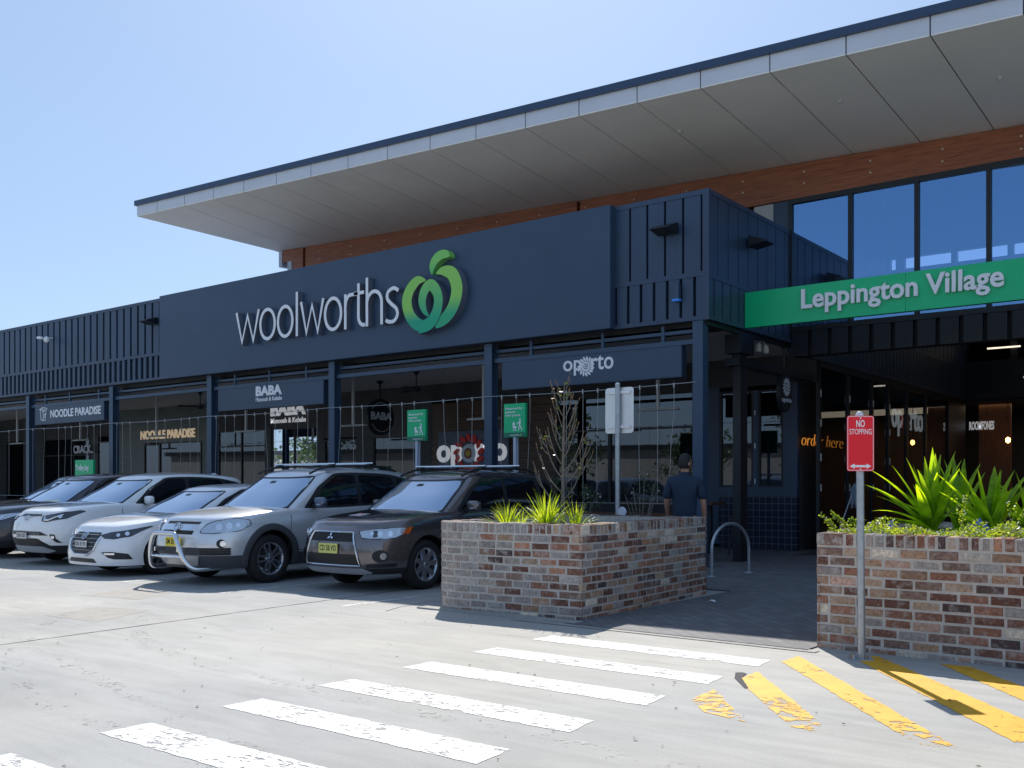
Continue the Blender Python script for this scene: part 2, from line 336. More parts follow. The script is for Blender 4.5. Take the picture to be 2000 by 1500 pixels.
    def build(s, name, mats, parent=None, smooth=False, fix=True, angle=35):
        me = bpy.data.meshes.new(name); me.from_pydata(s.v, [], s.f)
        for m in (mats if isinstance(mats, (list, tuple)) else [mats]): me.materials.append(m)
        if len(set(s.m)) > 1: me.polygons.foreach_set('material_index', s.m)
        if fix:
            b = bmesh.new(); b.from_mesh(me); bmesh.ops.recalc_face_normals(b, faces=b.faces); b.to_mesh(me); b.free()
        if smooth:
            me.polygons.foreach_set('use_smooth', [True] * len(me.polygons)); me.set_sharp_from_angle(angle=R(angle))
        me.update()
        return link(bpy.data.objects.new(name, me), parent)

_tc = {}
def text_mesh(txt, bold=0.0, depth=0.0):
    """flat text outline as triangles: verts 2D, bbox normalised later"""
    cu = bpy.data.curves.new('lettering', 'FONT'); cu.body = txt; cu.size = 1; cu.offset = bold; cu.resolution_u = 3; cu.fill_mode = 'FRONT' if depth == 0 else 'BOTH'; cu.extrude = depth
    o = bpy.data.objects.new('lettering', cu); C.objects.link(o)
    bpy.context.view_layer.update(); dg = bpy.context.evaluated_depsgraph_get()
    me = bpy.data.meshes.new_from_object(o.evaluated_get(dg)); bpy.data.objects.remove(o); bpy.data.curves.remove(cu)
    return me
def text(name, txt, o, xd, ud, w, h, depth, mat, parent=None, bold=0.0, off=0.0, shear=0.0):
    """text filling a w x h box whose lower left corner is o"""
    me = text_mesh(txt, bold, .5)
    xs = [v.co.x for v in me.vertices]; ys = [v.co.y for v in me.vertices]; x0, x1, y0, y1 = min(xs), max(xs), min(ys), max(ys)
    o = Vector(o); xd = Vector(xd).normalized(); ud = Vector(ud).normalized(); nd = xd.cross(ud)
    if h is None: h = w * (y1 - y0) / (x1 - x0)
    if w is None: w = h * (x1 - x0) / (y1 - y0)
    for v in me.vertices:
        a = (v.co.x - x0) / (x1 - x0) * w; b = (v.co.y - y0) / (y1 - y0) * h
        v.co = o + xd * (a + shear * b) + ud * b + nd * (off + (depth if v.co.z > 0 else 0))
    me.name = name; me.materials.clear(); me.materials.append(mat); me.update()
    return link(bpy.data.objects.new(name, me), parent)
def smoothpath(pts, k=6, closed=False):
    out = []; n = len(pts)
    for i in range(n if closed else n - 1):
        g = lambda j: Vector(pts[j % n] if closed else pts[max(0, min(n - 1, j))])
        p0, p1, p2, p3 = g(i - 1), g(i), g(i + 1), g(i + 2)
        for t in range(k):
            u = t / k; out.append(tuple(.5 * ((2 * p1) + (p2 - p0) * u + (2 * p0 - 5 * p1 + 4 * p2 - p3) * u * u + (3 * p1 - p0 - 3 * p2 + p3) * u ** 3)))
    if not closed: out.append(tuple(pts[-1]))
    return out
X_, Y_, Z_ = Vector((1, 0, 0)), Vector((0, 1, 0)), Vector((0, 0, 1))
def lerp(a, b, t): return a + (b - a) * t
def tab(t, x):
    if x <= t[0][0]: return t[0][1]
    for (a, va), (b, vb) in zip(t, t[1:]):
        if x <= b: 
            u = (x - a) / (b - a); return va + (vb - va) * u
    return t[-1][1]
def stab(t, x):
    """smooth table (Catmull-Rom in y over monotone x)"""
    n = len(t)
    if x <= t[0][0]: return t[0][1]
    if x >= t[-1][0]: return t[-1][1]
    for i in range(n - 1):
        a, b = t[i], t[i + 1]
        if x <= b[0]:
            p, q = t[max(i - 1, 0)], t[min(i + 2, n - 1)]; h = b[0] - a[0]; u = (x - a[0]) / h
            m0 = (b[1] - p[1]) / (b[0] - p[0]) * h; m1 = (q[1] - a[1]) / (q[0] - a[0]) * h
            return (2 * u ** 3 - 3 * u * u + 1) * a[1] + (u ** 3 - 2 * u * u + u) * m0 + (-2 * u ** 3 + 3 * u * u) * b[1] + (u ** 3 - u * u) * m1
# ================================================================ GROUND
GX0, GX1 = -400, 400
mb = MB(); N = 40
mb.add([(GX0, -400, 0), (GX1, -400, 0), (GX1, 400, 0), (GX0, 400, 0)], [(0, 1, 2, 3)])
struct(mb.build('ground', MT['conc'], fix=False))
# paved walkway between and behind the planters, flush with the car park
mb = MB().add([(-8.6, 12.6, .012), (-5.95, 12.6, .012), (-5.95, 8.58, .012), (-3.3, 8.52, .012), (-3.3, 12.6, .012), (3, 12.6, .012), (3, 34, .012), (-8.6, 34, .012)], [(0, 1, 2, 3, 4, 5, 6, 7)])
mb.add([(-48, 14.9, .016), (-8.6, 14.9, .016), (-8.6, 21.3, .016), (-48, 21.3, .016)], [(0, 1, 2, 3)])
struct(mb.build('walkway_paving', MT['paver'], fix=False))
mb = MB(); mb.box(-48, -8.6, 14.7, 14.9, -.1, .11); mb.box(-8.6, -8.45, 12.75, 14.9, -.1, .06)
mb.add([(-6.6, 8.50, .006), (-3.2, 8.44, .006), (-3.2, 8.56, .008), (-6.6, 8.62, .008)], [(0, 1, 2, 3)])
mb.box(-8.1, -5.85, 8.62, 8.80, -.05, .018)
struct(mb.build('kerb', MT['kerb']))
mb = MB()
def strip(pts, w, z=.0025):
    vs = []
    for i, p in enumerate(pts):
        a = Vector(pts[max(i - 1, 0)]); b = Vector(pts[min(i + 1, len(pts) - 1)]); d = (b - a).normalized(); n = Vector((-d.y, d.x)); ww = w * (.6 + .8 * random.random()) / 2
        vs += [(p[0] + n.x * ww, p[1] + n.y * ww, z), (p[0] - n.x * ww, p[1] - n.y * ww, z)]
    mb.add(vs, [(2 * i, 2 * i + 1, 2 * i + 3, 2 * i + 2) for i in range(len(pts) - 1)])
random.seed(4)
cr = [(-9.08 - .075 * (y - 2) / 1.0 + random.uniform(-.006, .006), y) for y in [1 + .12 * i for i in range(78)]]
strip(cr, .020)
strip([(-8.2, 8.2), (-8.35, 8.6), (-8.42, 9.2), (-8.3, 9.7)], .012)
strip([(x, 10.4 + random.uniform(-.01, .01)) for x in [-9.6 - .4 * i for i in range(60)]], .012)
mb.add([(x, y, .0045) for x, y in ((-3.35, 7.17), (-3.31, 7.21), (-3.26, 7.18), (-3.22, 7.0), (-3.02, 6.68), (-3.04, 6.66), (-3.26, 6.96), (-3.32, 7.10))], [tuple(range(7, -1, -1))])
struct(mb.build('ground_joint', MT['crack'], fix=False))
mb = MB()
for q in ([(-10.97, 5.6), (-11.25, 6.39), (-10.46, 6.6), (-9.99, 5.67)], [(-12.6, 6.9), (-12.9, 7.9), (-12.0, 8.0), (-11.5, 7.1)], [(-11.9, 4.1), (-12.2, 4.9), (-11.3, 5.0), (-11.0, 4.3)]):
    mb.add([(x, y, .0015) for x, y in q], [(3, 2, 1, 0)])
struct(mb.build('concrete_repair', MT['patch'], fix=False))
# white crossing bars and yellow hatching
def painted(q, z=.003, j=.007):
    rr = random.Random(int(q[0][0] * 977 + q[0][1] * 131)); P = []
    for i in range(len(q)):
        a, b = Vector(q[i]), Vector(q[(i + 1) % len(q)]); k = max(2, int((b - a).length / .05)); n = Vector(((b - a).y, -(b - a).x)).normalized()
        P += [tuple(a.lerp(b, t / k) + n * rr.uniform(-j, j)) for t in range(k)]
    mb.add([(x, y, z) for x, y in P], [tuple(range(len(P)))])
mb = MB()
for k, (y0, y1) in enumerate([(7.53, 7.86), (6.64, 6.97), (5.74, 6.08), (4.84, 5.17), (3.99, 4.32), (3.12, 3.46), (2.25, 2.6), (1.4, 1.7)]):
    painted([(-5.6 + .02 * k, y0 + .01), (-3.32, y0), (-3.36, y1), (-5.58 + .02 * k, y1)])
struct(mb.build('crossing_bars', MT['white_paint'], fix=False))
mb = MB()
for q in ([(-3.2, 6.50), (-3.17, 6.09), (-2.93, 5.80), (-2.60, 5.72)], [(-3.24, 7.33), (-3.22, 6.93), (-2.30, 5.72), (-2.08, 5.78)], [(-3.25, 8.20), (-3.26, 7.86), (-1.62, 5.82), (-1.34, 5.78)],
          [(-2.93, 8.50), (-2.70, 8.60), (-.95, 6.45), (-1.19, 6.2)], [(-2.2, 8.56), (-1.96, 8.56), (-.3, 6.5), (-.55, 6.3)], [(-1.4, 8.56), (-1.1, 8.56), (.5, 6.6), (.2, 6.5)]):
    painted(q)
struct(mb.build('hatching_lines', MT['yellow_paint'], fix=False))
mb = MB()
for x in (-8.95, -11.35, -13.8, -16.3, -18.9, -21.3, -23.8, -26.3):
    painted([(x - .04, 8.2), (x + .04, 8.2), (x + .04, 14.4), (x - .04, 14.4)])
struct(mb.build('bay_lines', MT['bay_paint'], fix=False))

# ================================================================ SHOPPING CENTRE
B = thing('shopping_centre', 'dark blue-grey shopping centre with a sweeping white-edged roof above its shopfronts', 'building', (-16, 15.8, 0), world=True)
def zo(x): return 8.455 + .0385 * (-8.09 - x)      # soffit height at the outer edge
def zi(x): return 8.06 + .034 * (-7.99 - x)        # soffit height at the timber wall
XL, XR = -25.74, 5.0
# high roof: dark flashing, light fascia panels, soffit panels
joints = [XL, -24.72] + [-23.43 + 1.282 * i for i in range(23)]
fa, so = MB(), MB(); g = .011
for a, b in zip(joints, joints[1:]):
    a2, b2 = a + g, b - g
    fa.hexa([(a2, 15.80, zo(a2) + .002), (b2, 15.80, zo(b2) + .002), (b2, 15.86, zo(b2) + .002), (a2, 15.86, zo(a2) + .002), (a2, 15.80, zo(a2) + .28), (b2, 15.80, zo(b2) + .28), (b2, 15.86, zo(b2) + .28), (a2, 15.86, zo(a2) + .28)])
    ia, ib = a2 + .1 + (1.45 if a == XL else 0), b2 + .1
    if a == joints[1]: ia = b2 - .8
    if a == XL: ib = ia + .35
    so.hexa([(a2, 15.80, zo(a2) - .02), (b2, 15.80, zo(b2) - .02), (ib, 19.7, zi(ib) - .02), (ia, 19.7, zi(ia) - .02), (a2, 15.80, zo(a2)), (b2, 15.80, zo(b2)), (ib, 19.7, zi(ib)), (ia, 19.7, zi(ia))])
rc = MB(); E2 = joints[-1]
rc.hexa([(XL - .04, 15.74, zo(XL) + .282), (E2, 15.74, zo(E2) + .282), (E2, 15.9, zo(E2) + .282), (XL - .04, 15.9, zo(XL) + .282), (XL - .04, 15.74, zo(XL) + .42), (E2, 15.74, zo(E2) + .42), (E2, 15.9, zo(E2) + .42), (XL - .04, 15.9, zo(XL) + .42)])
rf = MB()
rf.hexa([(XL + .02, 15.87, zo(XL) + .01), (E2, 15.87, zo(E2) + .01), (E2, 22, zi(E2) + .1), (-24.0, 22, zi(XL) + .1), (XL + .02, 15.87, zo(XL) + .4), (E2, 15.87, zo(E2) + .4), (E2, 22, zi(E2) + 1.0), (-24.0, 22, zi(XL) + .5)])
rf.hexa([(-24, 22.0, 8.7), (E2, 22.0, 8.7), (E2, 26.3, 8.7), (-24, 26.3, 8.7), (-24, 22.0, 9.0), (E2, 22.0, 9.0), (E2, 26.3, 9.0), (-24, 26.3, 9.0)])
high = rf.build('high_roof', MT['cap'], B)
fa.build('fascia', MT['fascia'], high); so.build('soffit', MT['soffit'], high); rc.build('flashing', MT['cap'], high)
# red timber band under the soffit
tb = MB()
for a, b, z0, z1l, z1r in ((-23.5, -23.02, 7.3, 0, 0), (-22.9, -13.2, 7.3, 0, 0), (-13.1, -7.99, 7.32, 0, 0), (-7.99, 4.5, 7.32, 0, 0)):
    tb.hexa([(a, 19.56, z0), (b, 19.56, z0), (b, 19.8, z0), (a, 19.8, z0), (a, 19.56, zi(a) - .025), (b, 19.56, zi(b) - .025), (b, 19.8, zi(b) - .025), (a, 19.8, zi(a) - .025)])
tb.hexa([(-23.95, 19.56, 8.22), (-23.5, 19.56, 8.22), (-23.5, 19.8, 8.22), (-23.95, 19.8, 8.22), (-23.95, 19.56, zi(-23.95) - .025), (-23.5, 19.56, zi(-23.5) - .025), (-23.5, 19.8, zi(-23.5) - .025), (-23.95, 19.8, zi(-23.95) - .025)])
timber = tb.build('timber_band', MT['timber'], B)
mbb = MB()
for i in range(22):
    x = 3.0 - 1.33 * i
    for dz in (.22, .45):
        z = zi(x) - dz
        if z > 7.4 and x > -23.3: mbb.lathe([(0, -.012), (.018, -.010), (.018, 0)], (x, 19.56, z), (0, 1, 0), 8)
mbb.build('bolt', M('bolt_head', (.6, .55, .45), .5), timber)['kind'] = 'stuff'
# end of the clerestory wall, pale
mbb = MB(); mbb.box(-24.1, -23.955, 19.54, 19.82, 8.1, zi(-24) - .03); mbb.box(-23.7, -23.51, 19.54, 19.82, 6.6, 8.21); mbb.build('end_flashing', M('pale_flashing', (.5, .55, .62), .4), B)
# solid walls behind, wing roof
wl_ = MB(); wl_.box(-23.5, -8.1, 19.82, 20.0, 6.4, 9.0); wl_.box(-48, -47.8, 15.9, 40, 0, 6.5); wl_.box(-48, 4.8, 39.8, 40, 0, 6.5); wl_.box(-23.9, -23.7, 19.85, 26.2, 6.4, 8.7)
wl_.box(-23.9, -8.1, 26.0, 26.2, 6.4, 8.7); wl_.box(4.6, 4.8, 15.9, 40, 0, 6.6); wl_.box(4.6, 4.8, 19.7, 26.2, 6.6, 8.7)
wl_.build('rear_wall', MT['room'], B)
wr = MB(); wr.box(-47.9, -8.2, 16.1, 39.8, 6.35, 6.45); wr.box(-8.2, 4.7, 34.3, 39.8, 6.35, 6.45); wr.build('wing_roof', MT['cap'], B)
# pale louvred return beside the clerestory window
mbb = MB(); mbb.box(-8.75, -8.32, 19.62, 19.66, 6.6, 7.31); mbb.build('pale_infill', M('pale_infill', (.5, .5, .48), .6), B)
mbb = MB(); mbb.box(-8.31, -7.95, 19.60, 19.66, 6.4, 7.31); mbb.build('infill_panel', MT['clad'], B)

# ---- cladding with standing seams
def cladding(name, o, d, L, z0, zm, z1, up, lo, first_up=0.0, first_lo=0.0, gw=(.035, .05), nrm=(0, -1)):
    """pans between recessed seams, rails at zm, top and bottom. o start, d unit direction, nrm outward normal"""
    mb = MB(); o = Vector((*o, 0)); d = Vector((*d, 0)); n = Vector((*nrm, 0))
    def pan(a, b, za, zb, depth, back=0.0, mi=0):
        if b - a < .005: return
        p = [o + d * a - n * back, o + d * b - n * back, o + d * b + n * depth, o + d * a + n * depth]
        mb.hexa([(q.x, q.y, za) for q in p] + [(q.x, q.y, zb) for q in p], mi)
    pan(0, L, z0, z1, -.03, .05, 1)
    rl = .085
    pan(0, L, z1 - rl, z1 + .004, .062, .028); pan(0, L, zm - rl / 2, zm + rl / 2, .062, .028); pan(0, L, z0 - .004, z0 + rl * .8, .062, .028)
    for (za, zb, st, f, g_) in ((zm + rl / 2, z1 - rl, up, first_up, gw[0]), (z0 + rl * .8, zm - rl / 2, lo, first_lo, gw[1])):
        a = 0; e = f
        while a < L:
            e = min(e, L); pan(a, e - g_ if e < L else L, za, zb, .05, .028); a = e; e += st
    return mb.build(name, [MT['clad'], MT['gap']], B)
cladding('cladding', (-48, 15.95), (1, 0), 23.45, 4.42, 5.14, 6.68, .364, .277, gw=(.095, .14))
cladding('cladding', (-9.94, 15.95), (1, 0), 1.945, 4.39, 5.20, 6.68, .366, .273, .06, .12, gw=(.045, .06))
cladding('cladding', (-7.995, 15.951), (0, 1), 3.70, 4.39, 5.16, 6.68, .43, .34, .33, .2, gw=(.03, .05), nrm=(1, 0))
mbb = MB(); mbb.box(-8.05, -7.925, 15.885, 15.949, 4.38, 6.685); mbb.build('corner_trim', MT['clad'], B)
# inner side of the void, above the glass doors
cladding('cladding', (-8.0, 19.72), (0, 1), 6.28, 4.2, 5.2, 8.6, .43, .30, .2, .2, gw=(.03, .05), nrm=(1, 0))
# corner box body behind
mbb = MB(); mbb.box(-9.9, -8.06, 16.02, 19.6, 4.5, 6.60); mbb.box(-48, -9.95, 16.02, 16.3, 4.5, 6.4); mbb.build('parapet_core', MT['gap'], B)
# big sign panel
mbb = MB(); mbb.box(-24.50, -9.86, 15.72, 15.93, 4.385, 6.69)
pn = mbb.build('fascia_panel', MT['panel'], B)
mod = pn.modifiers.new('bevel', 'BEVEL'); mod.width = .012; mod.segments = 2
# arcade ceiling, beams, columns
mbb = MB(); mbb.box(-48, -8.09, 16.2, 16.345, 4.27, 4.46); mbb.box(-8.085, -8.0, 15.99, 21.2, 4.30, 4.385); mbb.build('edge_beam', MT['black'], B)
mbb = MB(); mbb.box(-48, -8.09, 16.35, 21.3, 4.36, 4.44); mbb.build('arcade_ceiling', MT['ceil'], B)
mbb = MB()
for i in range(150):
    x = -47.8 + .265 * i
    mbb.add([(x, 16.3, 4.22), (x + .09, 16.3, 4.22), (x + .09, 16.3, 4.36), (x, 16.3, 4.36), (x, 17.1, 4.34), (x + .09, 17.1, 4.34)], [(0, 1, 2, 3), (0, 4, 5, 1), (0, 3, 4), (1, 5, 2)])
mbb.build('ribbed_lining', MT['gap'], B)
colx = [-32.19, -27.20, -22.42, -17.65, -12.90, -8.13]
for a, b in zip([-38] + colx, colx):
    for y, z, h, m in ((16.0, 4.22, .06, 'steel'), (15.93, 4.02, .085, 'steel'), (16.2, 4.30, .05, 'black')):
        mbb = MB(); mbb.box(a + .1, b - .1, y, y + .1, z - h / 2, z + h / 2); mbb.build('beam', MT[m], B)
for x in colx + [-37.0]:
    mbb = MB(); w = .1
    # open H section: web and two flanges, the broad face towards the car park
    mbb.box(x - w, x + w, 15.86, 15.876, 0, 4.37); mbb.box(x - w, x + w, 16.05, 16.066, 0, 4.37); mbb.box(x - .006, x + .006, 15.877, 16.049, 0, 4.37)
    mbb.box(x - w - .02, x + w + .02, 15.83, 16.1, 0.0, .03)
    if x == colx[-1]: mbb.box(x + .06, x + .088, 15.878, 16.048, 0, 4.37)
    mbb.build('column', MT['steel'], B)
mbb = MB(); mbb.box(-8.21, -8.05, 17.45, 17.75, 0, 3.95); mbb.box(-8.3, -7.98, 17.3, 17.9, 3.95, 4.3); mbb.build('column', MT['black'], B)
mbb = MB(); mbb.box(-8.30, -8.0, 17.3, 21.0, 3.72, 3.86); mbb.build('beam', MT['black'], B)
# ---- shopfront wall at y = 21.2
SY = 21.2
def seg(name, x0, x1, z0, z1, m, dy=0, parent=B, t=.12):
    mb = MB(); mb.box(x0, x1, SY - dy, SY + t - dy, z0, z1); return mb.build(name, MT[m] if isinstance(m, str) else m, parent)
def shopwindow(x0, x1, z0, z1, nx=1, bars=(), parent=B, y=SY):
    mb = MB(); w = .045
    mb.box(x0, x1, y - .03, y + .05, z0, z0 + w); mb.box(x0, x1, y - .03, y + .05, z1 - w, z1)
    for i in range(nx + 1):
        x = lerp(x0 + w / 2, x1 - w / 2, i / nx); mb.box(x - w / 2, x + w / 2, y - .028, y + .052, z0 + w, z1 - w)
    for z in bars: mb.box(x0 + w, x1 - w, y - .026, y + .048, z - w / 2, z + w / 2)
    f = mb.build('shop_window', MT['black'], parent)
    g_ = MB(); g_.add([(x0, y + .01, z0), (x1, y + .01, z0), (x1, y + .01, z1), (x0, y + .01, z1)], [(0, 1, 2, 3)]); g_.build('pane', MT['glass'], f); return f
seg('shop_wall', -47.8, -44.9, 0, 4.36, 'stone'); shopwindow(-44.9, -43.2, 0.1, 3.3); seg('shop_wall', -43.2, -41.5, 0, 4.36, 'stone', .1)
shopwindow(-41.5, -37.9, .1, 3.4, 3, (2.7,)); seg('shop_wall', -37.9, -37.3, 0, 3.4, 'black'); shopwindow(-37.3, -35.9, .1, 3.2); 
seg('header', -44.9, -36.0, 3.4, 4.36, 'room')
seg('tiled_wall', -35.9, -34.0, 0, 4.36, 'greenwall'); seg('tiled_wall', -34.0, -30.1, 3.05, 4.36, 'greenwall'); seg('tiled_wall', -30.4, -29.4, 0, 3.05, 'greenwall'); seg('tiled_wall', -30.1, -29.4, 3.05, 4.36, 'greenwall')
shopwindow(-34.0, -33.0, .1, 3.0); shopwindow(-33.0, -30.4, .1, 3.05)
seg('header', -29.4, -22.9, 3.35, 4.36, 'room'); shopwindow(-29.4, -26.8, .1, 3.35, 2, (2.8,)); seg('tiled_wall', -26.8, -26.5, 0, 3.4, 'stone', .05); shopwindow(-26.5, -24.2, .1, 3.35, 2); seg('shop_wall', -24.2, -23.9, 0, 3.4, 'black', .03); shopwindow(-23.9, -22.4, .1, 2.9)
seg('header', -23.9, -18.3, 2.95, 3.9, 'black', .02); seg('header', -22.9, -18.3, 3.9, 4.36, 'room')
seg('tiled_wall', -22.4, -21.7, 0, 2.95, 'stone', .04); shopwindow(-21.7, -19.7, .1, 2.95, 1, (2.9,)); seg('tiled_wall', -19.7, -19.3, 0, 3.9, 'stone', .04)
bw = MB()
for i in range(19): bw.box(-19.3, -14.95, SY - .03, SY + .1, .2 * i + .004, .2 * i + .194)
bw.build('board_wall', MT['timber2'], B); seg('header', -19.3, -14.95, 3.8, 4.36, 'room', .02)
shopwindow(-14.95, -13.3, .95, 3.72, 1, (2.85, 2.4)); shopwindow(-13.3, -10.95, .95, 3.72, 1, (2.85,)); seg('shop_wall', -14.95, -10.95, 0, .95, 'black', .02)
seg('header', -14.95, -8.0, 3.72, 4.36, 'room', .01); seg('shop_wall', -10.95, -10.3, .1, 3.72, 'clad', .02)
seg('tiled_wall', -10.3, -8.42, 0, 1.22, 'tile', .05); seg('window_sill', -10.3, -8.42, 1.22, 1.42, 'clad', .06); shopwindow(-10.3, -9.46, 1.42, 3.62); shopwindow(-9.34, -8.75, 1.42, 3.62); seg('shop_wall', -9.46, -9.34, 1.42, 3.62, 'clad', .04); seg('shop_wall', -8.75, -8.42, 1.42, 3.72, 'clad', .03)
# rooms behind the shopfronts
mbb = MB(); mbb.box(-47.8, -8.4, 26.5, 26.6, 0, 4.4); mbb.box(-47.8, -8.4, 21.32, 34, 4.36, 4.42)
for x in (-43.2, -37.5, -29.5, -24.1, -19.4, -15.0, -8.5): mbb.box(x - .05, x + .05, 21.35, 26.5, 0, 4.36)
mbb.build('shop_room', MT['room'], B)
mbb = MB(); mbb.box(-47.8, -8.4, 21.33, 26.5, 0, .03); mbb.build('shop_floor', MT['roomfloor'], B)
mbb = MB(); mbb.box(-33.0, -30.4, 22.2, 22.3, 0, 2.95); mbb.build('panelling', MT['timber2'], B)
mbb = MB(); mbb.box(-32.8, -30.5, 22.15, 22.17, 1.70, 1.715); mbb.build('strip_light', M('orange_strip', (1, .35, .08), .5, emit=2.5), B)
# ---- clerestory glazing above the entrance
gx = [-7.95, -6.72, -5.46, -4.20, -2.94, -1.68, -.42, .84, 2.1, 3.36]
for a, b in zip(gx, gx[1:]):
    mbb = MB(); w = .05
    mbb.box(a - .03, a + .05, 19.56, 19.68, 4.6, 7.32); mbb.box(a + .05, b - .03, 19.56, 19.68, 7.22, 7.32); mbb.box(a + .05, b - .03, 19.56, 19.68, 4.6, 4.7)
    f = mbb.build('clerestory_window', MT['black'], B)
    g_ = MB(); g_.add([(a + .05, 19.62, 4.7), (b - .03, 19.62, 4.7), (b - .03, 19.62, 7.22), (a + .05, 19.62, 7.22)], [(0, 1, 2, 3)]); g_.build('pane', MT['glass_up'], f)
# bulkhead under the glazing
bk = MB(); bk.box(-7.9, 4.5, 19.66, 19.9, 4.1, 4.6, 1)
for i in range(30): bk.box(-7.9 + .41 * i, -7.9 + .41 * i + .33, 19.58, 19.659, 4.1, 4.6)
bk.build('bulkhead', [MT['bulk'], MT['gap']], B)
# entrance hall
hw = MB(); hw.box(-8.3, -8.1, 34.05, 34.2, 0, 6.4)
hw.box(-8.06, -7.96, 31.97, 34.0, 0, 4.2); hw.box(-8.0, 4.6, 34.0, 34.2, 6.6, 6.9); hw.box(-8.0, 4.6, 26.2, 34.2, 6.9, 7.0); hw.box(-8.0, 4.6, 34.0, 34.2, 4.2, 5.4)
for x in (-8.0, -6.55, -5.0, -3.4, -1.8, -.2): hw.box(x - .1, x + .1, 34.0, 34.2, 5.4, 6.6)
hw.box(-8.0, 4.6, 26.0, 26.2, 5.55, 5.8); hw.box(-8.0, 4.6, 26.0, 26.2, 7.25, 8.75)
for x0, x1 in ((-7.99, -7.9), (-7.75, -7.55), (-6.42, -6.30), (-5.15, -5.03), (-3.85, -3.73), (-2.5, -2.38), (-1.2, -1.08), (0, .12), (1.3, 1.42), (2.6, 2.72), (3.9, 4.02)): hw.box(x0, x1, 26.0, 26.2, 5.8, 7.25)
hw.build('hall_wall', MT['black'], B)
hf = MB(); hf.box(-8, 4.6, 19.9, 39.7, -.02, .02); hf.build('hall_floor', MT['roomfloor'], B)
hb = MB(); hb.box(-7.7, -6.75, 34.6, 34.7, 0, 4.1); hb.box(-6.6, 4.5, 39.0, 39.1, 0, 4.1); hb.build('hall_panelling', MT['timber3'], B)
hb = MB(); hb.box(-8.2, 4.6, 34.25, 39.7, 4.1, 4.18); hb.build('hall_ceiling', MT['room'], B)
for x0, y, z in ((-8.0, 33.5, 6.45), (-7.0, 33.2, 6.42), (-7.3, 33.9, 5.75), (-6.2, 33.6, 4.75), (-6.5, 31, 6.2)):
    mbb = MB(); mbb.box(x0, x0 + .95, y, y + .05, z, z + .045); mbb.build('strip_light', MT['strip'], B)
cladding('cladding', (-8.0, 26.0), (0, 1), 8.0, 4.2, 5.2, 6.9, .43, .30, .2, .2, gw=(.03, .05), nrm=(1, 0))
# glass folding doors down the side of the hall
ys = [21.35, 23.2, 24.9, 26.2, 27.8, 29.6, 31.9]
for i, (a, b) in enumerate(zip(ys, ys[1:])):
    mbb = MB(); mbb.box(-8.05, -7.97, a - .06, a + .06, 0, 4.2); mbb.box(-8.05, -7.97, a + .06, b - .06, 4.05, 4.2); mbb.box(-8.05, -7.97, a + .06, b - .06, 0, .25)
    d_ = mbb.build('folding_door', MT['black'], B)
    g_ = MB(); g_.add([(-8.01, a + .06, .25), (-8.01, b - .06, .25), (-8.01, b - .06, 4.05), (-8.01, a + .06, 4.05)], [(0, 1, 2, 3)]); g_.build('pane', MT['glass'], d_)
    if i < 4:
        h_ = MB()
        for z in (1.33, 2.0, 2.75, 3.4): h_.box(-7.965, -7.945, a - .015, a + .015, z, z + .16)
        h_.build('hinge', MT['alu'], d_)
h_ = MB()
for z in (1.5, 2.3, 3.05): h_.box(-9.41, -9.39, SY - .075, SY - .06, z, z + .11)
h_.build('hinge', MT['alu'], B)

for x, y in ((-6.1, 17.3), (-3.6, 17.6), (-9.2, 17.2)):
    mbb = MB(); z = lerp(zo(x), zi(x), (y - 15.8) / 3.9) - .02; mbb.lathe([(0, -.05), (.02, -.05), (.05, -.012), (.05, 0)], (x, y, z), (0, 0, 1), 14); mbb.build('soffit_sprinkler', MT['alu'], high)

ld = bpy.data.lights.new('hall_light', 'AREA'); lo = bpy.data.objects.new('hall_light', ld); C.objects.link(lo); ld.shape = 'RECTANGLE'; ld.size = 6; ld.size_y = 3; ld.energy = 13; ld.color = (1, .78, .52); lo.location = (-5.0, 36.0, 4.05)
t = thing('pendant_lamp', 'small glowing orange bulb hanging inside the entrance', 'pendant lamp', (-6.6, 33.4, 2.85), world=True)
mb = MB(); mb.ellipsoid((-6.6, 33.4, 2.85), (.07, .07, .09), 12, 8); mb.build('bulb', MT['bulb'], t, smooth=True)
mb = MB(); mb.tube([(-6.6, 33.4, 2.95), (-6.6, 33.4, 4.2)], .01, 5); mb.build('cord', MT['black'], t)
mb = MB(); rng = random.Random(12)
for i in range(90):
    x, y = rng.uniform(-9, -1), rng.uniform(2.5, 8.3); a = rng.uniform(0, 6.28); s_ = rng.uniform(.006, .02)
    mb.add([(x + s_ * cos(a), y + s_ * sin(a), .008), (x - s_ * .5 * sin(a), y + s_ * .5 * cos(a), .012), (x - s_ * cos(a), y - s_ * sin(a), .009), (x + s_ * .5 * sin(a), y - s_ * .5 * cos(a), .008)], [(0, 1, 2, 3)])
o = mb.build('leaf_litter', M('dead_leaf', (.10, .07, .045), .9), fix=False); o['kind'] = 'stuff'; o['label'] = 'scattered tiny dead leaves and grit on the concrete'

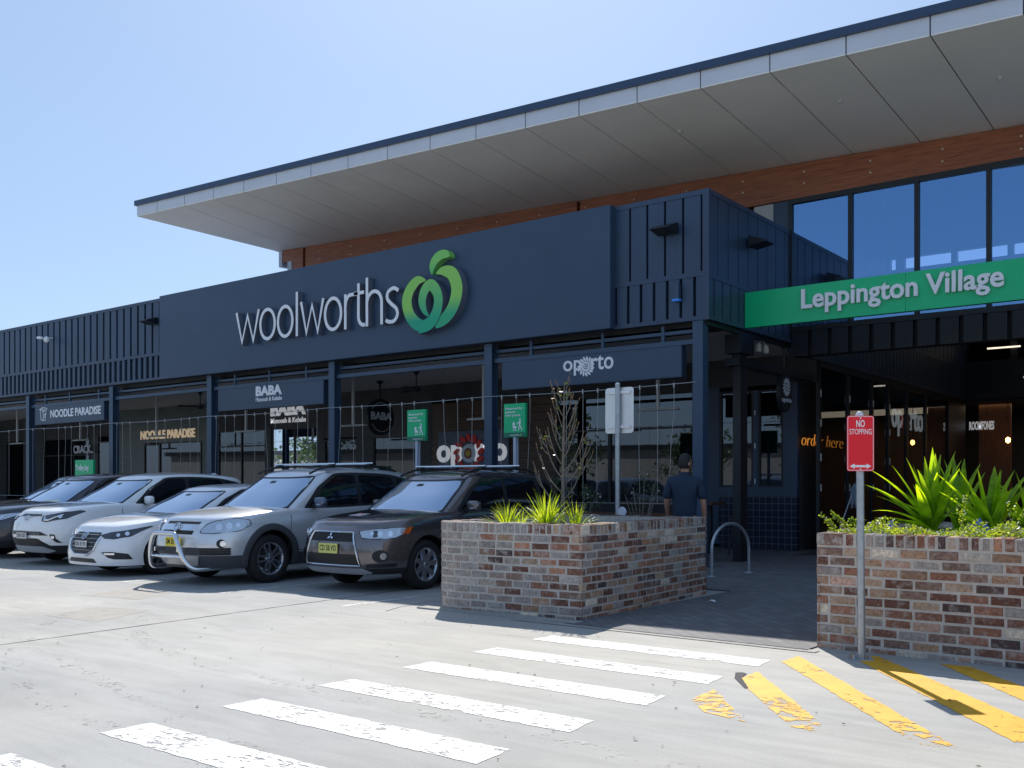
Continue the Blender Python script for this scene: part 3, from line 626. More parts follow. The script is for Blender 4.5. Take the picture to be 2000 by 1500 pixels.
mb = MB()
def track(pts, w):
    P = smoothpath(pts, 8); vs = []
    for i, p in enumerate(P):
        a = Vector(P[max(i - 1, 0)]); b = Vector(P[min(i + 1, len(P) - 1)]); d = (b - a).normalized(); n = Vector((-d.y, d.x)); vs += [(p[0] + n.x * w / 2, p[1] + n.y * w / 2, .002), (p[0] - n.x * w / 2, p[1] - n.y * w / 2, .002)]
    mb.add(vs, [(2 * i, 2 * i + 1, 2 * i + 3, 2 * i + 2) for i in range(len(P) - 1)])
for o_ in (0, 1.5):
    track([(-10.8 - o_ * .9, 8.6), (-10.6 - o_ * .8, 7.2), (-9.6 - o_ * .5, 5.9 - o_ * .4), (-7.6, 5.0 - o_ * .9), (-5.0, 4.7 - o_), (-1.5, 4.6 - o_)], .16)
    track([(-15.8 - o_ * .9, 8.4), (-15.4 - o_ * .6, 6.9), (-14.0, 5.6 - o_ * .6), (-11, 4.8 - o_), (-7, 4.0 - o_), (-3, 3.1 - o_)], .15)
struct(mb.build('tyre_marks', MT['tyre'], fix=False))
# ================================================================ SIGNS
mY = Vector((0, -1, 0))
# ---- big shop name in raised letters and its round apple emblem
W = thing('shop_sign', 'large raised white Woolworths lettering with green apple emblem on the dark fascia', 'shop sign', (-18, 15.7, 5.0), world=True)
def wx(zx):  # from the lettering's proportions to metres along the fascia
    u = 440 + zx / 3.846 - 1000; return 15.66 * (-1186 + .791 * u) / (1533 + .612 * u)
SW = .080
def arc(cx, cy, rx, ry, a0, a1, n=18): return [(cx + rx * cos(R(lerp(a0, a1, i / n))), cy + ry * sin(R(lerp(a0, a1, i / n)))) for i in range(n + 1)]
def letter(ch, x0, x1):
    x0, x1 = wx(x0), wx(x1); w = x1 - x0; h = .80; r = SW / 2; st = []
    if ch == 'w': st = [[(x0 + r, h), (x0 + w * .27, .04), (x0 + w * .5, h * .86), (x0 + w * .73, .04), (x1 - r, h)]]
    if ch == 'o':
        mb = MB(); mb.ribbon(arc((x0 + x1) / 2, h / 2, w / 2 - r, h / 2 - r, 0, 345, 30), SW, (0, 15.72, 5.02), X_, Z_, .14, closed=True, smi=1); return mb
    if ch == 'l': st = [[((x0 + x1) / 2, 0), ((x0 + x1) / 2, 1.06)]]
    if ch == 'r': st = [[(x0 + r, 0), (x0 + r, h)], [(x0 + r, h * .5)] + arc(x0 + r + .17, h * .60, .17, h * .36, 170, 95, 8) + [(x1 + .12, h - .03)]]
    if ch == 't': st = [[(x0 + w * .35, 1.0), (x0 + w * .35, .25)] + arc(x0 + w * .35 + .17, .25, .17, .205, 180, 285, 8), [(x0 - .05, h - .02), (x1, h - .02)]]
    if ch == 'h': st = [[(x0 + r, 0), (x0 + r, 1.09)], [(x0 + r, h * .55)] + arc((x0 + x1) / 2, h * .62, w / 2 - r, h * .38 - r, 175, 0, 12) + [(x1 - r, 0)]]
    if ch == 's': st = [smoothpath([(x1 - .03, h * .86), (x0 + w * .6, h - r), (x0 + w * .2, h * .86), (x0 + w * .16, h * .68), (x0 + w * .45, h * .52), (x0 + w * .78, h * .38), (x1 - w * .14, h * .2), (x0 + w * .62, r), (x0 + w * .25, r * .9), (x0 + .02, h * .1)], 5)]
    mb = MB()
    for k, p in enumerate(st): mb.ribbon(p, SW, (0, 15.72, 5.02), X_, Z_, .14 + .003 * k, smi=1)
    return mb
for ch, a, b in (('w', 95, 277), ('o', 273, 397), ('o', 405, 530), ('l', 542, 568), ('w', 578, 762), ('o', 758, 896), ('r', 910, 985), ('t', 995, 1060), ('h', 1072, 1202), ('s', 1218, 1325)):
    o = letter(ch, a, b).build('letter', [MT['white'], MT['side']], W)
def lp(p): return [(wx(x), 4.73 + (725 - y) / 3.846 * 1.655 / 155) for x, y in p]
lw = .30
def grad_ribbon(pts, ws, name, mats, off, split):
    P = smoothpath(lp(pts), 7); n = len(P)
    Wd = [stab([(i * 7, w) for i, w in enumerate(ws)], k) for k in range(n)]
    mb = MB(); mb.ribbon(P, Wd, (0, 15.72, 0), X_, Z_, .17 + off, off=0, smi=1)
    o = mb.build(name, [mats, MT['side']], W, fix=True); return o
def gradmat(name, c1, c2, z0, z1):
    m = bpy.data.materials.new(name); m.use_nodes = True; nt = m.node_tree; b = nt.nodes['Principled BSDF']
    tc = nt.nodes.new('ShaderNodeTexCoord'); sp = nt.nodes.new('ShaderNodeSeparateXYZ'); nt.links.new(tc.outputs['Object'], sp.inputs[0])
    r = nt.nodes.new('ShaderNodeMapRange'); r.inputs['From Min'].default_value = z0; r.inputs['From Max'].default_value = z1; nt.links.new(sp.outputs['Z'], r.inputs[0])
    mx = nt.nodes.new('ShaderNodeMix'); mx.data_type = 'RGBA'; mx.inputs['A'].default_value = (*c1, 1); mx.inputs['B'].default_value = (*c2, 1)
    nt.links.new(r.outputs[0], mx.inputs['Factor']); nt.links.new(mx.outputs['Result'], b.inputs['Base Color']); b.inputs['Roughness'].default_value = .35; return m
lg, dg_ = (.28, .62, .10), (.0, .36, .20)
GA, GB, GC = gradmat('emblem_green_a', dg_, lg, 4.98, 5.25), gradmat('emblem_green_b', lg, dg_, 5.1, 5.55), gradmat('emblem_green_c', (.10, .50, .14), (.22, .60, .12), 5.9, 6.2)
# left loop: over the outside, round the bottom, up and over to the middle
grad_ribbon([(1530, 332), (1468, 325), (1412, 385), (1388, 470), (1405, 570), (1455, 650), (1510, 684)], [.02, .20, .26, .28, .27, .27, .25], 'emblem_band', GA, 0, 0)
grad_ribbon([(1480, 690), (1560, 670), (1610, 600), (1630, 500), (1610, 420), (1568, 375), (1525, 412), (1508, 490), (1525, 565), (1555, 610)], [.26, .27, .26, .24, .24, .24, .23, .21, .13, .03], 'emblem_band', gradmat('emblem_green_e', (.0, .38, .2), (.22, .6, .12), 5.0, 5.85), .02, 0)
grad_ribbon([(1610, 295), (1665, 285), (1730, 320), (1764, 420), (1752, 520), (1715, 600), (1660, 655), (1600, 680)], [.02, .20, .28, .30, .30, .28, .25, .18], 'emblem_band', gradmat('emblem_green_d', (.02, .4, .18), lg, 5.05, 5.4), .005, 0)
mb = MB(); mb.prism(lp(smoothpath([(1576, 298), (1558, 240), (1572, 180), (1608, 138), (1655, 124), (1695, 140), (1707, 185), (1660, 192), (1620, 215), (1592, 258)], 5, True)), (0, 15.72, 0), X_, Z_, .17); mb.build('leaf', GC, W)

# ---- green entrance sign
V = thing('entrance_sign', 'long green sign board with white raised Leppington Village lettering over the entrance', 'entrance sign', (-3, 17.4, 4.4), world=True)
mb = MB(); mb.box(-7.93, -5.02, 17.38, 17.5, 4.41, 5.07); mb.box(-5.015, -1.2, 17.38, 17.5, 4.41, 5.07); mb.box(-1.195, 4.4, 17.38, 17.5, 4.41, 5.07); mb.build('board', MT['sgreen'], V)
text('lettering', 'Leppington Village', (-6.82, 17.375, 4.53), X_, Z_, 3.34, .46, .06, MT['white'], V, bold=.022)

# ---- hanging shop signs under the fascia
def hanging(x0, x1, label, rods):
    t = thing('hanging_sign', label, 'shop sign', ((x0 + x1) / 2, 15.95, 3.4), world=True, group='dark hanging signs under the fascia')
    mb = MB(); mb.box(x0, x1, 15.95, 16.12, 3.41, 4.02); mb.build('sign_box', MT['clad'], t)
    mb = MB(); mb.box(x0 + .015, x1 - .015, 15.945, 15.9495, 3.425, 4.005); mb.build('sign_face', MT['panel'], t)
    for x in rods:
        mb = MB(); mb.box(x - .03, x + .03, 15.99, 16.05, 4.02, 4.36); mb.build('hanger', MT['steel'], t)
    return t
s1 = hanging(-31.88, -27.72, 'dark hanging sign reading NOODLE PARADISE with a noodle box drawing', (-31.3, -29.8, -28.1))
text('lettering', 'NOODLE PARADISE', (-30.86, 15.944, 3.60), X_, Z_, 2.98, .25, .012, MT['white'], s1, bold=.03)
mb = MB(); o = (-31.55, 15.944, 3.53)
for p in ([(0.05, .36), (.10, .03), (.36, 0), (.42, .33), (.05, .36)], [(0, .36), (.16, .42), (.46, .39), (.48, .33)], [(.14, .42), (.2, .34)], [(.1, .36), (.22, .28), (.40, .33)], [(.22, .28), (.24, .02)], [(.3, .1), (.3, .22), (.37, .22), (.37, .1), (.3, .1)]): mb.ribbon(p, .022, o, X_, Z_, .012)
mb.build('noodle_box_drawing', MT['white'], s1)
s2 = hanging(-22.15, -18.02, 'dark hanging sign reading BABA Manoosh & Kebabs', (-21.5, -20.1, -18.7))
text('lettering', 'BABA', (-20.56, 15.944, 3.72), X_, Z_, 1.02, .25, .012, MT['white'], s2, bold=.05)
text('lettering', 'Manoosh & Kebabs', (-20.56, 15.944, 3.58), X_, Z_, 1.02, .105, .008, MT['white'], s2, bold=.02)
s3 = hanging(-12.60, -8.49, 'dark hanging sign reading oporto in white beside the corner column', (-11.9, -10.2, -8.9))
def flames(mb, c, r0, r1, n, xd, ud, depth, mi=0, k=.45):
    for i in range(n):
        a = 2 * pi * i / n; q = lambda r, b: (c[0] + r * cos(a + b), c[1] + r * sin(a + b)); s = 2 * pi / n
        mb.prism([q(r0, -.28 * s), q((r0 + r1) / 2, -.30 * s + .15 * k), q(r1 * .97, .30 * k), q(r1, .62 * k), q((r0 + r1) / 2, .30 * s + .35 * k), q(r0, .28 * s)], c_o, xd, ud, depth, mi)
c_o = (0, 15.944, 0)
text('lettering', 'op', (-11.07, 15.944, 3.585), X_, Z_, .44, .30, .012, MT['white'], s3, bold=.012)
text('lettering', 'rto', (-10.42, 15.944, 3.66), X_, Z_, .50, .28, .012, MT['white'], s3, bold=.012)
mb = MB(); flames(mb, (-10.54, 3.745), .10, .195, 15, X_, Z_, .010); mb.ribbon(arc(-10.54, 3.745, .075, .075, 0, 345, 24), .035, c_o, X_, Z_, .014, closed=True); mb.ribbon(arc(-10.54, 3.745, .03, .03, 0, 340, 14), .018, c_o, X_, Z_, .014, closed=True)
mb.build('sun_emblem', MT['white'], s3)

# ---- signs on the shop wall
def wallsign(label, x, name='wall_sign'): return thing(name, label, 'shop sign', (x, 21.1, 2), world=True)
t = wallsign('unlit cream NOODLE PARADISE letters on the green tiled shopfront, brightened by an added glow', -32.3)
text('lettering', 'NOODLE PARADISE', (-34.05, 21.08, 3.18), X_, Z_, 3.45, .33, .03, MT['warm'], t, bold=.03)
t = wallsign('BABA Manoosh & Kebabs letters on the black wall behind the hanging sign', -25.5)
text('lettering', 'BABA', (-26.4, 21.08, 3.74), X_, Z_, 1.75, .40, .03, MT['lit'], t, bold=.05)
text('lettering', 'Manoosh & Kebabs', (-26.4, 21.08, 3.50), X_, Z_, 1.75, .17, .02, MT['lit'], t, bold=.015)
t = wallsign('small white half hidden CRACK sign over a dark doorway at the far left', -38.2)
text('lettering', 'CRACK..', (-38.9, 21.06, 2.75), X_, Z_, 1.5, .33, .02, MT['letter'], t, bold=.03)
t = wallsign('grey board with white oporto letters and a red flame sun on the brown board wall', -17.8)
mb = MB(); mb.box(-19.0, -16.45, 21.10, 21.165, 1.6, 2.98); mb.build('board', MT['greyboard'], t)
c_o = (0, 21.10, 0)
text('lettering', 'op', (-19.03, 21.098, 1.90), X_, Z_, .98, .70, .03, MT['lit'], t, bold=.03)
text('lettering', 'rto', (-17.62, 21.098, 2.12), X_, Z_, 1.13, .60, .03, MT['lit'], t, bold=.03)
mb = MB(); flames(mb, (-17.83, 2.35), .34, .56, 13, X_, Z_, .045); mb.build('flame_ring', MT['ored'], t)
mb = MB(); mb.lathe([(0, .05), (.25, .05), (.27, .0)], (-17.83, 21.10, 2.35), mY, 28); mb.build('sun_disc', MT['letter'], t)
mb = MB(); mb.lathe([(0, .062), (.15, .06), (.15, .05)], (-17.83, 21.10, 2.35), mY, 24); mb.build('sun_ring', MT['odk'], t)
mb = MB(); mb.lathe([(0, .07), (.09, .068), (.09, .06)], (-17.83, 21.10, 2.35), mY, 20); mb.build('sun_centre', MT['oyel'], t)
# side wall of the hall
t = thing('wall_sign', 'white oporto letters with a red flame behind the glass doors of the hall', 'shop sign', (-8, 28, 2.8), world=True)
text('lettering', 'op', (-8.12, 26.85, 2.78), Y_, Z_, .95, .72, .03, MT['lit'], t, bold=.012)
text('lettering', 'rto', (-8.12, 28.5, 2.98), Y_, Z_, 1.25, .58, .03, MT['lit'], t, bold=.012)
mb = MB(); c_o = (-8.12, 0, 0); flames(mb, (28.05, 3.24), .24, .46, 11, Y_, Z_, .03); mb.ribbon(arc(28.05, 3.24, .16, .16, 0, 345, 20), .07, c_o, Y_, Z_, .03, closed=True); mb.build('flame_ring', MT['ored'], t)
t = thing('neon_sign', 'glowing orange handwritten order here neon behind the glass doors', 'neon sign', (-8.3, 22.5, 2.3), world=True)
text('lettering', 'order', (-8.25, 20.95, 2.34), Y_, Z_, 1.25, .26, .02, MT['neon'], t, shear=.25, bold=-.028)
text('lettering', 'here', (-8.25, 22.45, 2.34), Y_, Z_, 1.05, .26, .02, MT['neon'], t, shear=.3, bold=-.028)
t = thing('wall_sign', 'white ROOMFONES letters on timber panelling inside the entrance', 'shop sign', (-7.3, 34.5, 3.2), world=True)
text('lettering', 'ROOMFONES', (-7.98, 34.59, 3.25), X_, Z_, .74, .28, .02, MT['lit'], t, bold=.03)
# ---- round and oval blade signs
def blade(x, y, z, ry, rz, label, cat='blade sign'):
    t = thing('blade_sign', label, cat, (x, y, z), world=True)
    mb = MB(); n = 36
    mb.add([(x - .05, y + ry * cos(2 * pi * k / n), z + rz * sin(2 * pi * k / n)) for k in range(n)] + [(x + .05, y + ry * cos(2 * pi * k / n), z + rz * sin(2 * pi * k / n)) for k in range(n)],
           [tuple(range(n)), tuple(range(2 * n - 1, n - 1, -1))] + [(k, (k + 1) % n, n + (k + 1) % n, n + k) for k in range(n)]); mb.build('disc', MT['black'], t)
    mb = MB(); mb.tube([(x, y, z + rz), (x, y, 4.36)], .025, 8); mb.lathe([(0, 0), (.12, .02), (.03, .1)], (x, y, 4.36), (0, 0, -1), 12); mb.build('rod', MT['black'], t); return t
t = blade(-19.72, 19.5, 3.35, .50, .50, 'round black BABA sign on a rod in front of the shop windows')
text('lettering', 'BABA', (-19.665, 19.1, 3.27), Y_, Z_, .80, .22, .01, MT['letter'], t, bold=.04)
mb = MB(); c_o = (-19.665, 0, 0); mb.ribbon(arc(19.5, 3.35, .40, .40, 30, 150, 16), .012, c_o, Y_, Z_, .006); mb.ribbon(arc(19.5, 3.35, .40, .40, 210, 330, 16), .012, c_o, Y_, Z_, .006); mb.build('rim_line', MT['letter'], t)
t = blade(-8.04, 19.5, 3.38, .30, .42, 'oval black oporto sign with a small white sun hanging at the entrance')
mb = MB(); c_o = (-7.985, 0, 0); flames(mb, (19.5, 3.47), .09, .19, 14, Y_, Z_, .008); mb.ribbon(arc(19.5, 3.47, .05, .05, 0, 345, 16), .03, c_o, Y_, Z_, .008, closed=True); mb.build('sun_emblem', MT['letter'], t)
text('lettering', 'oporto', (-7.985, 19.26, 3.13), Y_, Z_, .48, .12, .008, MT['letter'], t, bold=.02)

# ---- pole signs in the car park
def pramsign(x, label):
    t = thing('parking_sign', label, 'parking sign', (x, 15.2, .0), group='green parents with prams signs on poles')
    mb = MB(); mb.box(-.26, .26, -.03, .03, 2.39, 3.04); mb.build('sign_board', [MT['sgreen2']], t)
    mb = MB(); mb.box(-.26, .26, -.034, -.0305, 2.39, 2.48); mb.build('footer_band', MT['sgreen3'], t)
    text('lettering', 'Reserved for\nparents\nwith prams', (-.22, -.031, 2.78), X_, Z_, .42, .19, .004, MT['white'], t, bold=.012)
    text('small_lettering', 'woolworths', (-.10, -.035, 2.415), X_, Z_, .22, .035, .003, MT['white'], t)
    mb = MB(); mb.lathe([(0, .003), (.02, .003), (.02, 0)], (.16, -.035, 2.432), mY, 14); mb.build('small_emblem', MT['g1'], t)
    mb = MB(); o = (0, -.031, 0)
    mb.lathe([(0, .004), (.018, .004), (.018, 0)], (.135, -.031, 2.73), mY, 14)
    mb.ribbon([(.135, 2.70), (.125, 2.62)], .035, o, X_, Z_, .004); mb.ribbon([(.12, 2.69), (.06, 2.64)], .014, o, X_, Z_, .005); mb.ribbon([(.125, 2.62), (.10, 2.52)], .018, o, X_, Z_, .006); mb.ribbon([(.125, 2.62), (.165, 2.57), (.18, 2.515)], .018, o, X_, Z_, .007)
    mb.prism([(.06, 2.60), (-.045, 2.61), (-.03, 2.56), (.035, 2.555)], o, X_, Z_, .004); mb.prism([(-.045, 2.615), (-.04, 2.67), (.0, 2.685), (.01, 2.615)], o, X_, Z_, .004)
    for px in (-.02, .03): mb.lathe([(0, .004), (.016, .004), (.016, 0)], (px, -.031, 2.525), mY, 12)
    mb.build('pram_pictogram', MT['white'], t)
    mb = MB(); mb.tube([(0, .055, 0), (0, .055, 2.9)], .025, 10); mb.build('pole', MT['post'], t, smooth=True)
    mb = MB(); mb.box(-.03, .03, -.03 - .001, .0, 0, 2.39); mb.build('front_strut', MT['post'], t)
    mb = MB(); mb.box(-.12, .12, -.09, .15, 0, .02); mb.build('foot_plate', MT['galv'], t)
pramsign(-14.27, 'green parents with prams sign over the silver and brown cars, left of the two')
pramsign(-11.68, 'green parents with prams sign right of the column beside the brown car roof')
t = thing('trolley_sign', 'low wide green Trolley bay sign behind the parked cars at the left', 'parking sign', (-27.45, 15.2, 0))
mb = MB(); mb.box(-.5, .5, -.03, .03, 1.35, 2.2); mb.build('sign_board', MT['sgreen2'], t)
text('lettering', 'Trolley bay', (-.46, -.031, 1.84), X_, Z_, .72, .22, .004, MT['white'], t, bold=.02)
for x in (-.4, .4):
    mb = MB(); mb.tube([(x, .055, 0), (x, .055, 2.15)], .025, 8); mb.build('leg', MT['galv'], t, smooth=True)

def rrect(w, h, r, n=5):
    p = []
    for cx, cy, a in ((w / 2 - r, h / 2 - r, 0), (-w / 2 + r, h / 2 - r, 90), (-w / 2 + r, -h / 2 + r, 180), (w / 2 - r, -h / 2 + r, 270)): p += [(cx + r * cos(R(a + 90 * i / n)), cy + r * sin(R(a + 90 * i / n))) for i in range(n + 1)]
    return p
# sign seen from the back
t = thing('street_sign', 'back of a plain silver street sign on a galvanised pole behind the left planter', 'street sign', (-7.77, 12.6, 0))
mb = MB(); mb.prism([(x, z + 2.575) for x, z in rrect(.49, .68, .05)], (0, .05, 0), X_, Z_, .003); mb.build('sign_plate', MT['alu'], t)
mb = MB()
for z in (2.33, 2.84): mb.box(-.20, .20, .012, .046, z - .02, z + .02)
mb.build('bracket', MT['alu'], t)
mb = MB(); mb.tube([(0, 0, 0), (0, 0, 2.96)], .038, 14); mb.build('pole', MT['galv'], t, smooth=True)
mb = MB(); mb.lathe([(0, .03), (.03, .02), (.04, 0)], (0, 0, 2.96), (0, 0, 1), 12); mb.build('pole_cap', MT['alu'], t, smooth=True)
mb = MB(); mb.lathe([(0, .01), (.07, .01), (.075, 0)], (.10, -.04, 1.07), mY, 18); mb.build('tag_disc', MT['letter'], t)
mb = MB(); mb.box(-.1, .1, -.1, .1, 0, .02); mb.build('foot_plate', MT['galv'], t)

# NO STOPPING sign
bp_ = FW * 8.27 + RT * 2.925
t = thing('no_stopping_sign', 'red NO STOPPING sign with white arrow on a galvanised pole before the brick planter', 'street sign', (bp_.x, bp_.y, 0), rz=AZ)
mb = MB(); mb.tube([(.006, .045, 0), (-.012, .045, 2.05)], .031, 16); mb.build('pole', MT['galv'], t, smooth=True)
mb = MB(); mb.lathe([(0, .03), (.022, .024), (.034, .004), (.034, -.02)], (-.012, .045, 2.05), (0, 0, 1), 14); mb.build('pole_cap', MT['alu'], t, smooth=True)
mb = MB(); mb.prism([(x, z) for x, z in rrect(.18, .16, .02)], (0, .045, .0), X_, Y_, .012); 
for x, y in ((-.06, -.0), (.07, .0), (.0, .1), (0, -.03)): mb.lathe([(0, .03), (.012, .03), (.012, 0)], (x, y + .03, .012), (0, 0, 1), 6)
mb.build('foot_plate', MT['galv'], t)
zc = 1.81
mb = MB(); mb.prism([(x - .021, z + zc) for x, z in rrect(.226, .462, .02)], (0, 0, 0), X_, Z_, .003); mb.build('sign_plate', MT['red'], t)
mb = MB(); mb.ribbon([(x - .021, z + zc) for x, z in rrect(.213, .448, .016)], .006, (0, -.0032, 0), X_, Z_, .001, closed=True); mb.build('border', M('sign_border', (.85, .6, .62), .4), t)
text('lettering', 'NO', (-.021 - .036, -.0032, zc + .135), X_, Z_, .072, .060, .001, MT['white'], t, bold=.02)
text('lettering', 'STOPPING', (-.021 - .092, -.0032, zc + .075), X_, Z_, .184, .046, .001, MT['white'], t, bold=.004)
mb = MB(); z = zc - .19; x = -.021
mb.prism([(x - .09, z), (x - .05, z + .021), (x - .05, z + .009), (x + .05, z + .009), (x + .05, z + .021), (x + .09, z), (x + .05, z - .021), (x + .05, z - .009), (x - .05, z - .009), (x - .05, z - .021)], (0, -.0032, 0), X_, Z_, .001); mb.build('arrow', MT['white'], t)
mb = MB()
for z in (zc + .21, zc - .215): mb.lathe([(0, .005), (.006, .004), (.008, 0)], (-.021, -.003, z), mY, 10)
mb.build('bolt', MT['alu'], t)

# ================================================================ FITTINGS ON THE BUILDING
def walllamp(loc, rz, label):
    t = thing('wall_light', label, 'wall light', loc, rz, group='shallow wedge wall lights on the cladding')
    mb = MB(); mb.hexa([(-.2, -.34, .0), (.2, -.34, .0), (.2, 0, -.06), (-.2, 0, -.06), (-.2, -.34, .02), (.2, -.34, .02), (.2, 0, .14), (-.2, 0, .14)]); mb.build('housing', MT['black'], t)
    mb = MB(); mb.box(-.06, .06, 0, .06, -.04, .12); mb.build('bracket', MT['black'], t)
walllamp((-8.70, 15.83, 6.02), 0, 'black wedge wall light high on the corner cladding')
walllamp((-7.87, 17.6, 6.0), R(90), 'black wedge wall light on the side wall above the green sign')
walllamp((-24.95, 15.83, 6.02), 0, 'black wedge wall light just left of the big shop panel')
t = thing('security_camera', 'small white security camera on the left cladding', 'camera', (-30.6, 15.83, 6.05))
mb = MB(); mb.tube([(-.35, -.25, .06), (-.02, -.3, .02)], .045, 10); mb.build('body', MT['white'], t, smooth=True)
mb = MB(); mb.tube([(0, .04, .06), (0, -.2, .0)], .02, 8); mb.ellipsoid((.1, -.2, -.03), (.09, .09, .1), 12, 8); mb.build('mount', MT['white'], t, smooth=True)
t = thing('junction_box', 'small grey box with a blue lamp under it on the corner cladding', 'alarm box', (-8.53, 15.88, 4.85))
mb = MB(); mb.box(-.06, .06, -.09, 0, -.06, .2); mb.build('housing', MT['clad'], t)
mb = MB(); mb.box(-.07, .07, -.10, 0, -.10, -.062); mb.build('lens', MT['blue'], t)
t = thing('twin_spotlight', 'pair of white spotlights under the corner of the arcade ceiling', 'spotlight', (-8.1, 18.5, 4.3))
for i, (dx, dy) in enumerate(((-.0, -.12), (.02, .16))):
    mb = MB(); mb.lathe([(0, .0), (.05, .0), (.065, .12), (.055, .16), (0, .155)], (dx, dy, -.06), (dx, dy, -1), 14); mb.tube([(0, 0, .05), (dx, dy, -.06)], .015, 6); mb.build('spot_head', MT['heater'], t, smooth=True)
# ceiling bars on poles
HG = 'grey bars hung on poles from the arcade ceiling'
hp = None
for x, lab in ((-37.3, 'at the far left edge'), (-32.8, 'behind the noodle sign'), (-28.2, 'in front of the green tiled shop'), (-23.66, 'below the BABA sign'), (-19.19, 'beside the round BABA sign'), (-14.77, 'crossing the column before the board wall'), (-10.13, 'below the oporto sign')):
    if hp is None:
        hp = thing('ceiling_heater', 'grey bar on a ceiling pole ' + lab, 'heater', (x, 18, 0), group=HG)
        mb = MB(); mb.box(-.03, .03, -.03, .03, 3.06, 4.36); mb.build('pole', MT['heater'], hp)
        mb = MB(); mb.hexa([(-.48, -.07, 3.0), (.48, -.07, 3.0), (.48, .07, 3.0), (-.48, .07, 3.0), (-.46, -.04, 3.05), (.46, -.04, 3.05), (.46, .04, 3.05), (-.46, .04, 3.05)]); mb.build('bar', MT['heater'], hp)
    else: copy_tree(hp, None, (x, 18, 0), 'grey bar on a ceiling pole ' + lab)
def fan(x, y, label, a):
    t = thing('ceiling_fan', label, 'ceiling fan', (x, y, 3.9), a, group='black ceiling fans in the arcade')
    mb = MB(); mb.tube([(0, 0, .05), (0, 0, .4)], .015, 8); mb.lathe([(.09, .46), (.02, .36)], (0, 0, 0), (0, 0, 1), 14); mb.build('rod', MT['black'], t)
    mb = MB(); mb.lathe([(0, .07), (.1, .05), (.11, -.04), (0, -.07)], (0, 0, 0), (0, 0, 1), 16); mb.build('motor', MT['black'], t, smooth=True)
    for k in range(3):
        c, s = cos(R(120 * k)), sin(R(120 * k)); q = lambda r, w, z: (r * c - w * s, r * s + w * c, z)
        mb = MB(); mb.hexa([q(.1, -.05, -.01), q(.7, -.07, -.02), q(.7, .07, .02), q(.1, .05, .01), q(.1, -.05, -.0), q(.7, -.07, -.01), q(.7, .07, .03), q(.1, .05, .02)]); mb.build('blade', MT['black'], t)
fan(-26.6, 18.5, 'black ceiling fan in front of the noodle shop', .3); fan(-17.4, 18.5, 'black ceiling fan left of the board wall', .8)

# ================================================================ WIRE TRELLIS
TG = 'wire trellises between the columns'
wiresX = [-37.1, -36.0, -35.2, -34.1, -33.29, -31.68, -30.96, -30.07, -29.67, -29.31, -28.39, -28.01, -27.64, -26.75, -26.46, -26.06, -25.17, -24.75, -24.33, -23.56, -23.18, -22.79, -22.0, -21.61, -21.23, -20.41, -19.99, -19.62, -18.77, -18.4, -18.07, -17.25, -16.84, -16.54, -15.64, -15.28, -14.91, -14.06, -13.67, -13.26, -12.48, -12.11, -11.77, -10.89, -10.51, -10.17, -9.26, -8.9, -8.56]
labs = ['far left edge', 'noodle sign bay', 'green tiled shop bay', 'BABA sign bay', 'board wall bay', 'corner bay behind the planter']
random.seed(8)
for i, (a, b) in enumerate(zip([-37.0] + colx, colx)):
    t = thing('wire_trellis', 'sagging wire trellis strung across the ' + labs[i], 'wire trellis', ((a + b) / 2, 15.8, 1.1), group=TG, world=True)
    zt = 3.28
    mb = MB(); n = 10; mb.tube([(lerp(a, b, k / n), 15.79, zt - .03 * sin(pi * k / n)) for k in range(n + 1)], .008, 6); mb.build('top_cable', MT['mesh'], t)
    mb = MB(); mb.tube([(a, 15.79, 1.13), (b, 15.79, 1.13)], .006, 6); mb.build('bottom_cable', MT['mesh'], t)
    for x in wiresX:
        if a < x < b:
            dx = random.uniform(-.12, .12) * (random.random() < .4); bx = random.uniform(-.03, .03)
            mb = MB(); mb.tube([(x, 15.79, zt - .02), (x + bx * .5, 15.79, zt - .5), (x + bx + dx * .5, 15.79, 2.2), (x + dx, 15.79, 1.13)], .0046, 5); mb.box(x - .012, x + .012, 15.775, 15.805, zt - .07, zt + .01); mb.build('hanging_wire', MT['mesh'], t)
# low timber seat and planter box behind it
t = thing('timber_bench', 'low dark timber bench wall behind the trellis in the corner bay', 'bench', (-10.2, 16.6, 0), world=True)
mb = MB(); mb.box(-12.4, -8.9, 16.5, 16.9, .86, .93); mb.build('top', MT['wood'], t)
mb = MB(); mb.box(-12.4, -8.9, 16.6, 16.64, .2, .855); mb.build('front', MT['wood'], t)
t = thing('bar_table', 'tall timber counter table inside the corner shop bay', 'table', (-10.6, 19.3, 0), world=True)
mb = MB(); mb.box(-11.8, -9.4, 19.0, 19.6, 1.04, 1.10); mb.build('tabletop', MT['wood'], t)
for x in (-11.6, -9.6):
    mb = MB(); mb.box(x - .04, x + .04, 19.26, 19.34, 0, 1.04); mb.build('leg', MT['black'], t)
t = thing('bar_stool', 'dark bar stool beside the narrow black column', 'stool', (-8.75, 18.9, 0), world=True)
mb = MB(); mb.lathe([(0, .78), (.18, .78), (.19, .74), (0, .73)], (-8.75, 18.9, 0), (0, 0, 1), 20); mb.build('seat', MT['wood'], t)
for k in range(4):
    c, s = cos(R(45 + 90 * k)), sin(R(45 + 90 * k)); mb = MB(); mb.tube([(-8.75 + .1 * c, 18.9 + .1 * s, .735), (-8.75 + .24 * c, 18.9 + .24 * s, 0)], .014, 6); mb.build('leg', MT['black'], t)

